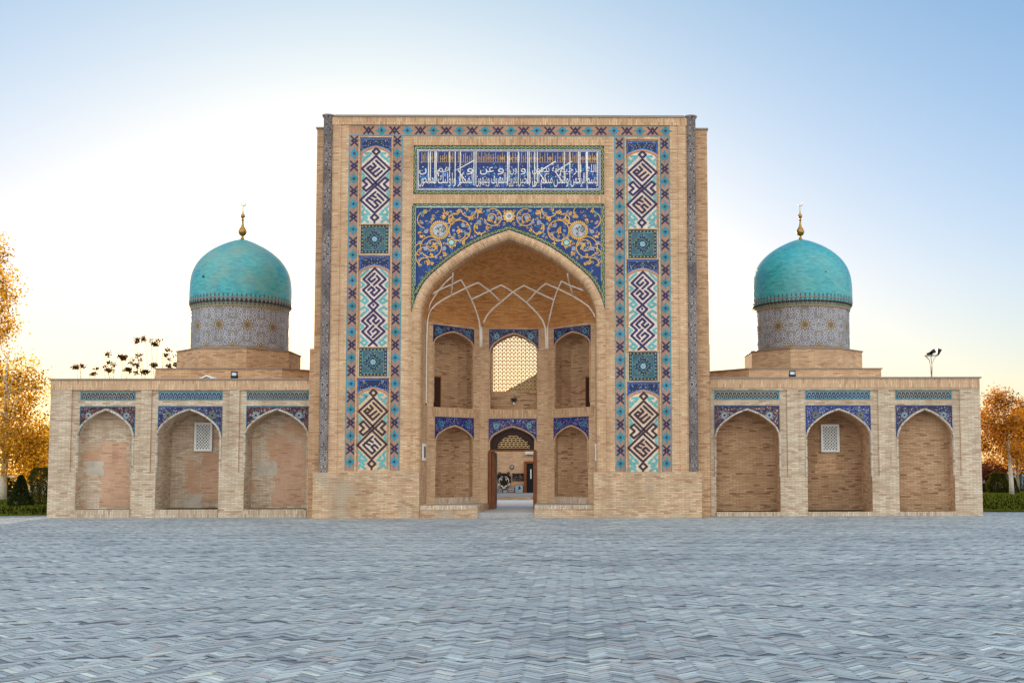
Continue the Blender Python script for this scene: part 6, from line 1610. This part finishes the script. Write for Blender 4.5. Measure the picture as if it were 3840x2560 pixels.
# far building with a pale rounded roof
d = 120.0
mb = MB(); hw = 3.4; xc_ = gx(3795, d); yb0 = CAM.y + d
arc_ = [(hw * math.cos(math.pi * k / 16), gz(1800, d) + (gz(1757, d) - gz(1800, d)) * math.sin(math.pi * k / 16)) for k in range(17)]
e = tag(empty('far_hall', (xc_, yb0, 0)), 'pale far hall with a rounded roof behind the right trees', 'building')
mb.face([(hw, 0, 0)] + [(a, 0, b) for a, b in arc_] + [(-hw, 0, 0)])
mb.build('wall', plain('hall_wall', srgb('b8b4a4'), 0.9, var=0.08), e)
mb = MB()
for k in range(16): (a, b), (p, q) = arc_[k], arc_[k + 1]; mb.face([(a * 1.05, -0.3, b + 0.05), (p * 1.05, -0.3, q + 0.05), (p * 1.05, 14, q + 0.05), (a * 1.05, 14, b + 0.05)][::-1])
mb.build('roof', plain('hall_roof', srgb('c2c8cc'), 0.5, 0.1, 0.08), e)
for a in (-2.0, 0.8): mb = MB(); mb.box(a, a + 1.2, -0.03, 0.0, 0.5, 2.4); mb.build('window', M['black'], e)
# light mast behind the right wing
d = 62.0; e = tag(empty('light_mast', (gx(3502, d), CAM.y + d, 0)), 'slender mast with three dark spotlights rising behind the right wing', 'mast')
zr = gz(1333, d); zb1 = gz(1388, d)
mb = MB(); mb.tube([(0, 0, 0), (0, 0, zb1 - 0.2)], [0.07, 0.045], 8)
rr = 0.36
for k in range(6):
    a = 2 * math.pi * k / 6 + 0.3
    mb.tube([(0.03 * math.cos(a), 0.03 * math.sin(a), zb1 - 0.25), (0.06 * math.cos(a), 0.06 * math.sin(a), zb1 + 0.25), (0.13 * math.cos(a), 0.13 * math.sin(a), zb1 + 0.6), (rr * math.cos(a), rr * math.sin(a), zr)], 0.014, 5)
mb.tube([(rr * math.cos(2 * math.pi * k / 20), rr * math.sin(2 * math.pi * k / 20), zr) for k in range(21)], 0.018, 5)
mb.build('pole', M['steel'], e)
for (ox, oz, tilt) in ((-0.13, 0.10, 80), (0.06, 0.20, 60), (0.42, 0.22, 20)):
    mb = MB(); c_, s_ = math.cos(R(tilt)), math.sin(R(tilt))
    P_ = lambda a, b, y_: (ox + a * c_ + b * s_, y_, zr + oz - a * s_ + b * c_ )
    q = [(-0.06, -0.16), (0.06, -0.16), (0.12, 0.17), (-0.12, 0.17)]
    for y_ in (-0.13, 0.13): f = [P_(a, b, y_) for a, b in q]; mb.face(f if y_ < 0 else f[::-1])
    for i in range(4): j = (i + 1) % 4; mb.face([P_(*q[i], -0.13), P_(*q[i], 0.13), P_(*q[j], 0.13), P_(*q[j], -0.13)])
    mb.tube([(ox, 0, zr), (ox, 0, zr + oz)], 0.02, 5)
    mb.build('spotlight', M['black'], e)

# ------------------------------------------------------------------ daylight
SKY_FILL, FILL_LOW, FILL_HIGH = 1.6, (1.06, 1.0, 0.92), (0.78, 0.94, 1.04)                   # evening sky plus an invented unseen glow behind the viewer that lights the facade
ELEV, AZ = 7.4, -10.0                                         # sun low behind the building, a little to the left
sd = Vector((math.sin(R(AZ)) * math.cos(R(ELEV)), math.cos(R(AZ)) * math.cos(R(ELEV)), math.sin(R(ELEV))))
sl = bpy.data.lights.new('sun', 'SUN'); sl.energy = 4.0; sl.angle = R(0.53); sl.color = (1.0, 0.78, 0.52)
so = bpy.data.objects.new('sun', sl); col.objects.link(so); so.location = (0, 0, 60); so.rotation_euler = (-sd).to_track_quat('-Z', 'Y').to_euler()
wd_ = bpy.data.worlds.new('World'); sc.world = wd_; wd_.use_nodes = True
nt = wd_.node_tree; bg = nt.nodes['Background']
sky = nt.nodes.new('ShaderNodeTexSky'); sky.sky_type = 'NISHITA'; sky.sun_disc = False
sky.sun_elevation = R(ELEV); sky.sun_rotation = R(AZ); sky.air_density = 1.0; sky.dust_density = 1.0; sky.ozone_density = 2.2
def wn(typ, **kw):
    x = nt.nodes.new(typ)
    for k, v in kw.items(): setattr(x, k, v)
    return x
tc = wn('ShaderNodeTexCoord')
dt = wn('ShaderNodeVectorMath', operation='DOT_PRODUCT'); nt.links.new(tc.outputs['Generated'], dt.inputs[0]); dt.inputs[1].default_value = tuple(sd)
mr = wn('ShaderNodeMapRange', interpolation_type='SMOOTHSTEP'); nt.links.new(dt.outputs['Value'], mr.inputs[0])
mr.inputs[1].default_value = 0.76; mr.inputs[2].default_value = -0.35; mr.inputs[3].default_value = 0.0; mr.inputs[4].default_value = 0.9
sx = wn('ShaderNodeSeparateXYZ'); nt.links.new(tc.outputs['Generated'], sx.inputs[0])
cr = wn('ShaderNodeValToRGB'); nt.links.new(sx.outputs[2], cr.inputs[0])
cr.color_ramp.elements[0].position = 0.0; cr.color_ramp.elements[0].color = (*[v * SKY_FILL / 10 for v in FILL_LOW], 1)
cr.color_ramp.elements[1].position = 0.8; cr.color_ramp.elements[1].color = (*[v * SKY_FILL / 10 for v in FILL_HIGH], 1)
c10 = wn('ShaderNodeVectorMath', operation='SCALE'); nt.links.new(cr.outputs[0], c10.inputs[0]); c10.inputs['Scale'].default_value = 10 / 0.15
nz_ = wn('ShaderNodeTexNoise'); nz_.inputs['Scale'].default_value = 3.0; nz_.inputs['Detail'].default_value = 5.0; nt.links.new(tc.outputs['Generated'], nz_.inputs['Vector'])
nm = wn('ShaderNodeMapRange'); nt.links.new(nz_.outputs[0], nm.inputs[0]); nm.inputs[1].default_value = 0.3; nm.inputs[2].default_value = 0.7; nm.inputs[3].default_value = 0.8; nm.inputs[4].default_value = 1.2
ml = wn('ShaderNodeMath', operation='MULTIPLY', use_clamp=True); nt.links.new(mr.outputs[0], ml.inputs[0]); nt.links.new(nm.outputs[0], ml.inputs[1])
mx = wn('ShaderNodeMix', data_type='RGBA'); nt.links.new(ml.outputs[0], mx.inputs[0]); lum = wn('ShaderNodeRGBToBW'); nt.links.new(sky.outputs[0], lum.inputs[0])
la = wn('ShaderNodeMath', operation='MULTIPLY_ADD'); nt.links.new(lum.outputs[0], la.inputs[0]); la.inputs[1].default_value = 0.15 * 0.95; la.inputs[2].default_value = 1.0
li = wn('ShaderNodeMath', operation='DIVIDE'); li.inputs[0].default_value = 1.2; nt.links.new(la.outputs[0], li.inputs[1])
cs2 = wn('ShaderNodeVectorMath', operation='SCALE'); nt.links.new(sky.outputs[0], cs2.inputs[0]); nt.links.new(li.outputs[0], cs2.inputs['Scale'])
tr = wn('ShaderNodeValToRGB'); nt.links.new(sx.outputs[2], tr.inputs[0])      # paler towards the horizon, deeper blue overhead
tr.color_ramp.elements[0].position = 0.17; tr.color_ramp.elements[0].color = (0.98, 0.95, 1.05, 1)
tr.color_ramp.elements[1].position = 0.40; tr.color_ramp.elements[1].color = (0.74, 0.88, 0.99, 1)
tm = wn('ShaderNodeMix', data_type='RGBA', blend_type='MULTIPLY'); tm.inputs[0].default_value = 1.0
ts = wn('ShaderNodeVectorMath', operation='SCALE'); nt.links.new(cs2.outputs[0], ts.inputs[0]); ts.inputs['Scale'].default_value = 1.3
nt.links.new(ts.outputs[0], tm.inputs[6]); nt.links.new(tr.outputs[0], tm.inputs[7])
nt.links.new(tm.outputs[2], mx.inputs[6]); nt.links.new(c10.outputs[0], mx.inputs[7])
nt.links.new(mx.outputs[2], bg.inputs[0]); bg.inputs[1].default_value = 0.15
sc.view_settings.view_transform = 'Standard'; sc.view_settings.look = 'None'; sc.view_settings.gamma = 1.0; sc.view_settings.use_curve_mapping = False
sc.view_settings.exposure = 0.38
sc.render.engine = 'CYCLES'
cy = sc.cycles; cy.max_bounces = 7; cy.diffuse_bounces = 5; cy.glossy_bounces = 3; cy.use_denoising = True; cy.sample_clamp_indirect = 6.0
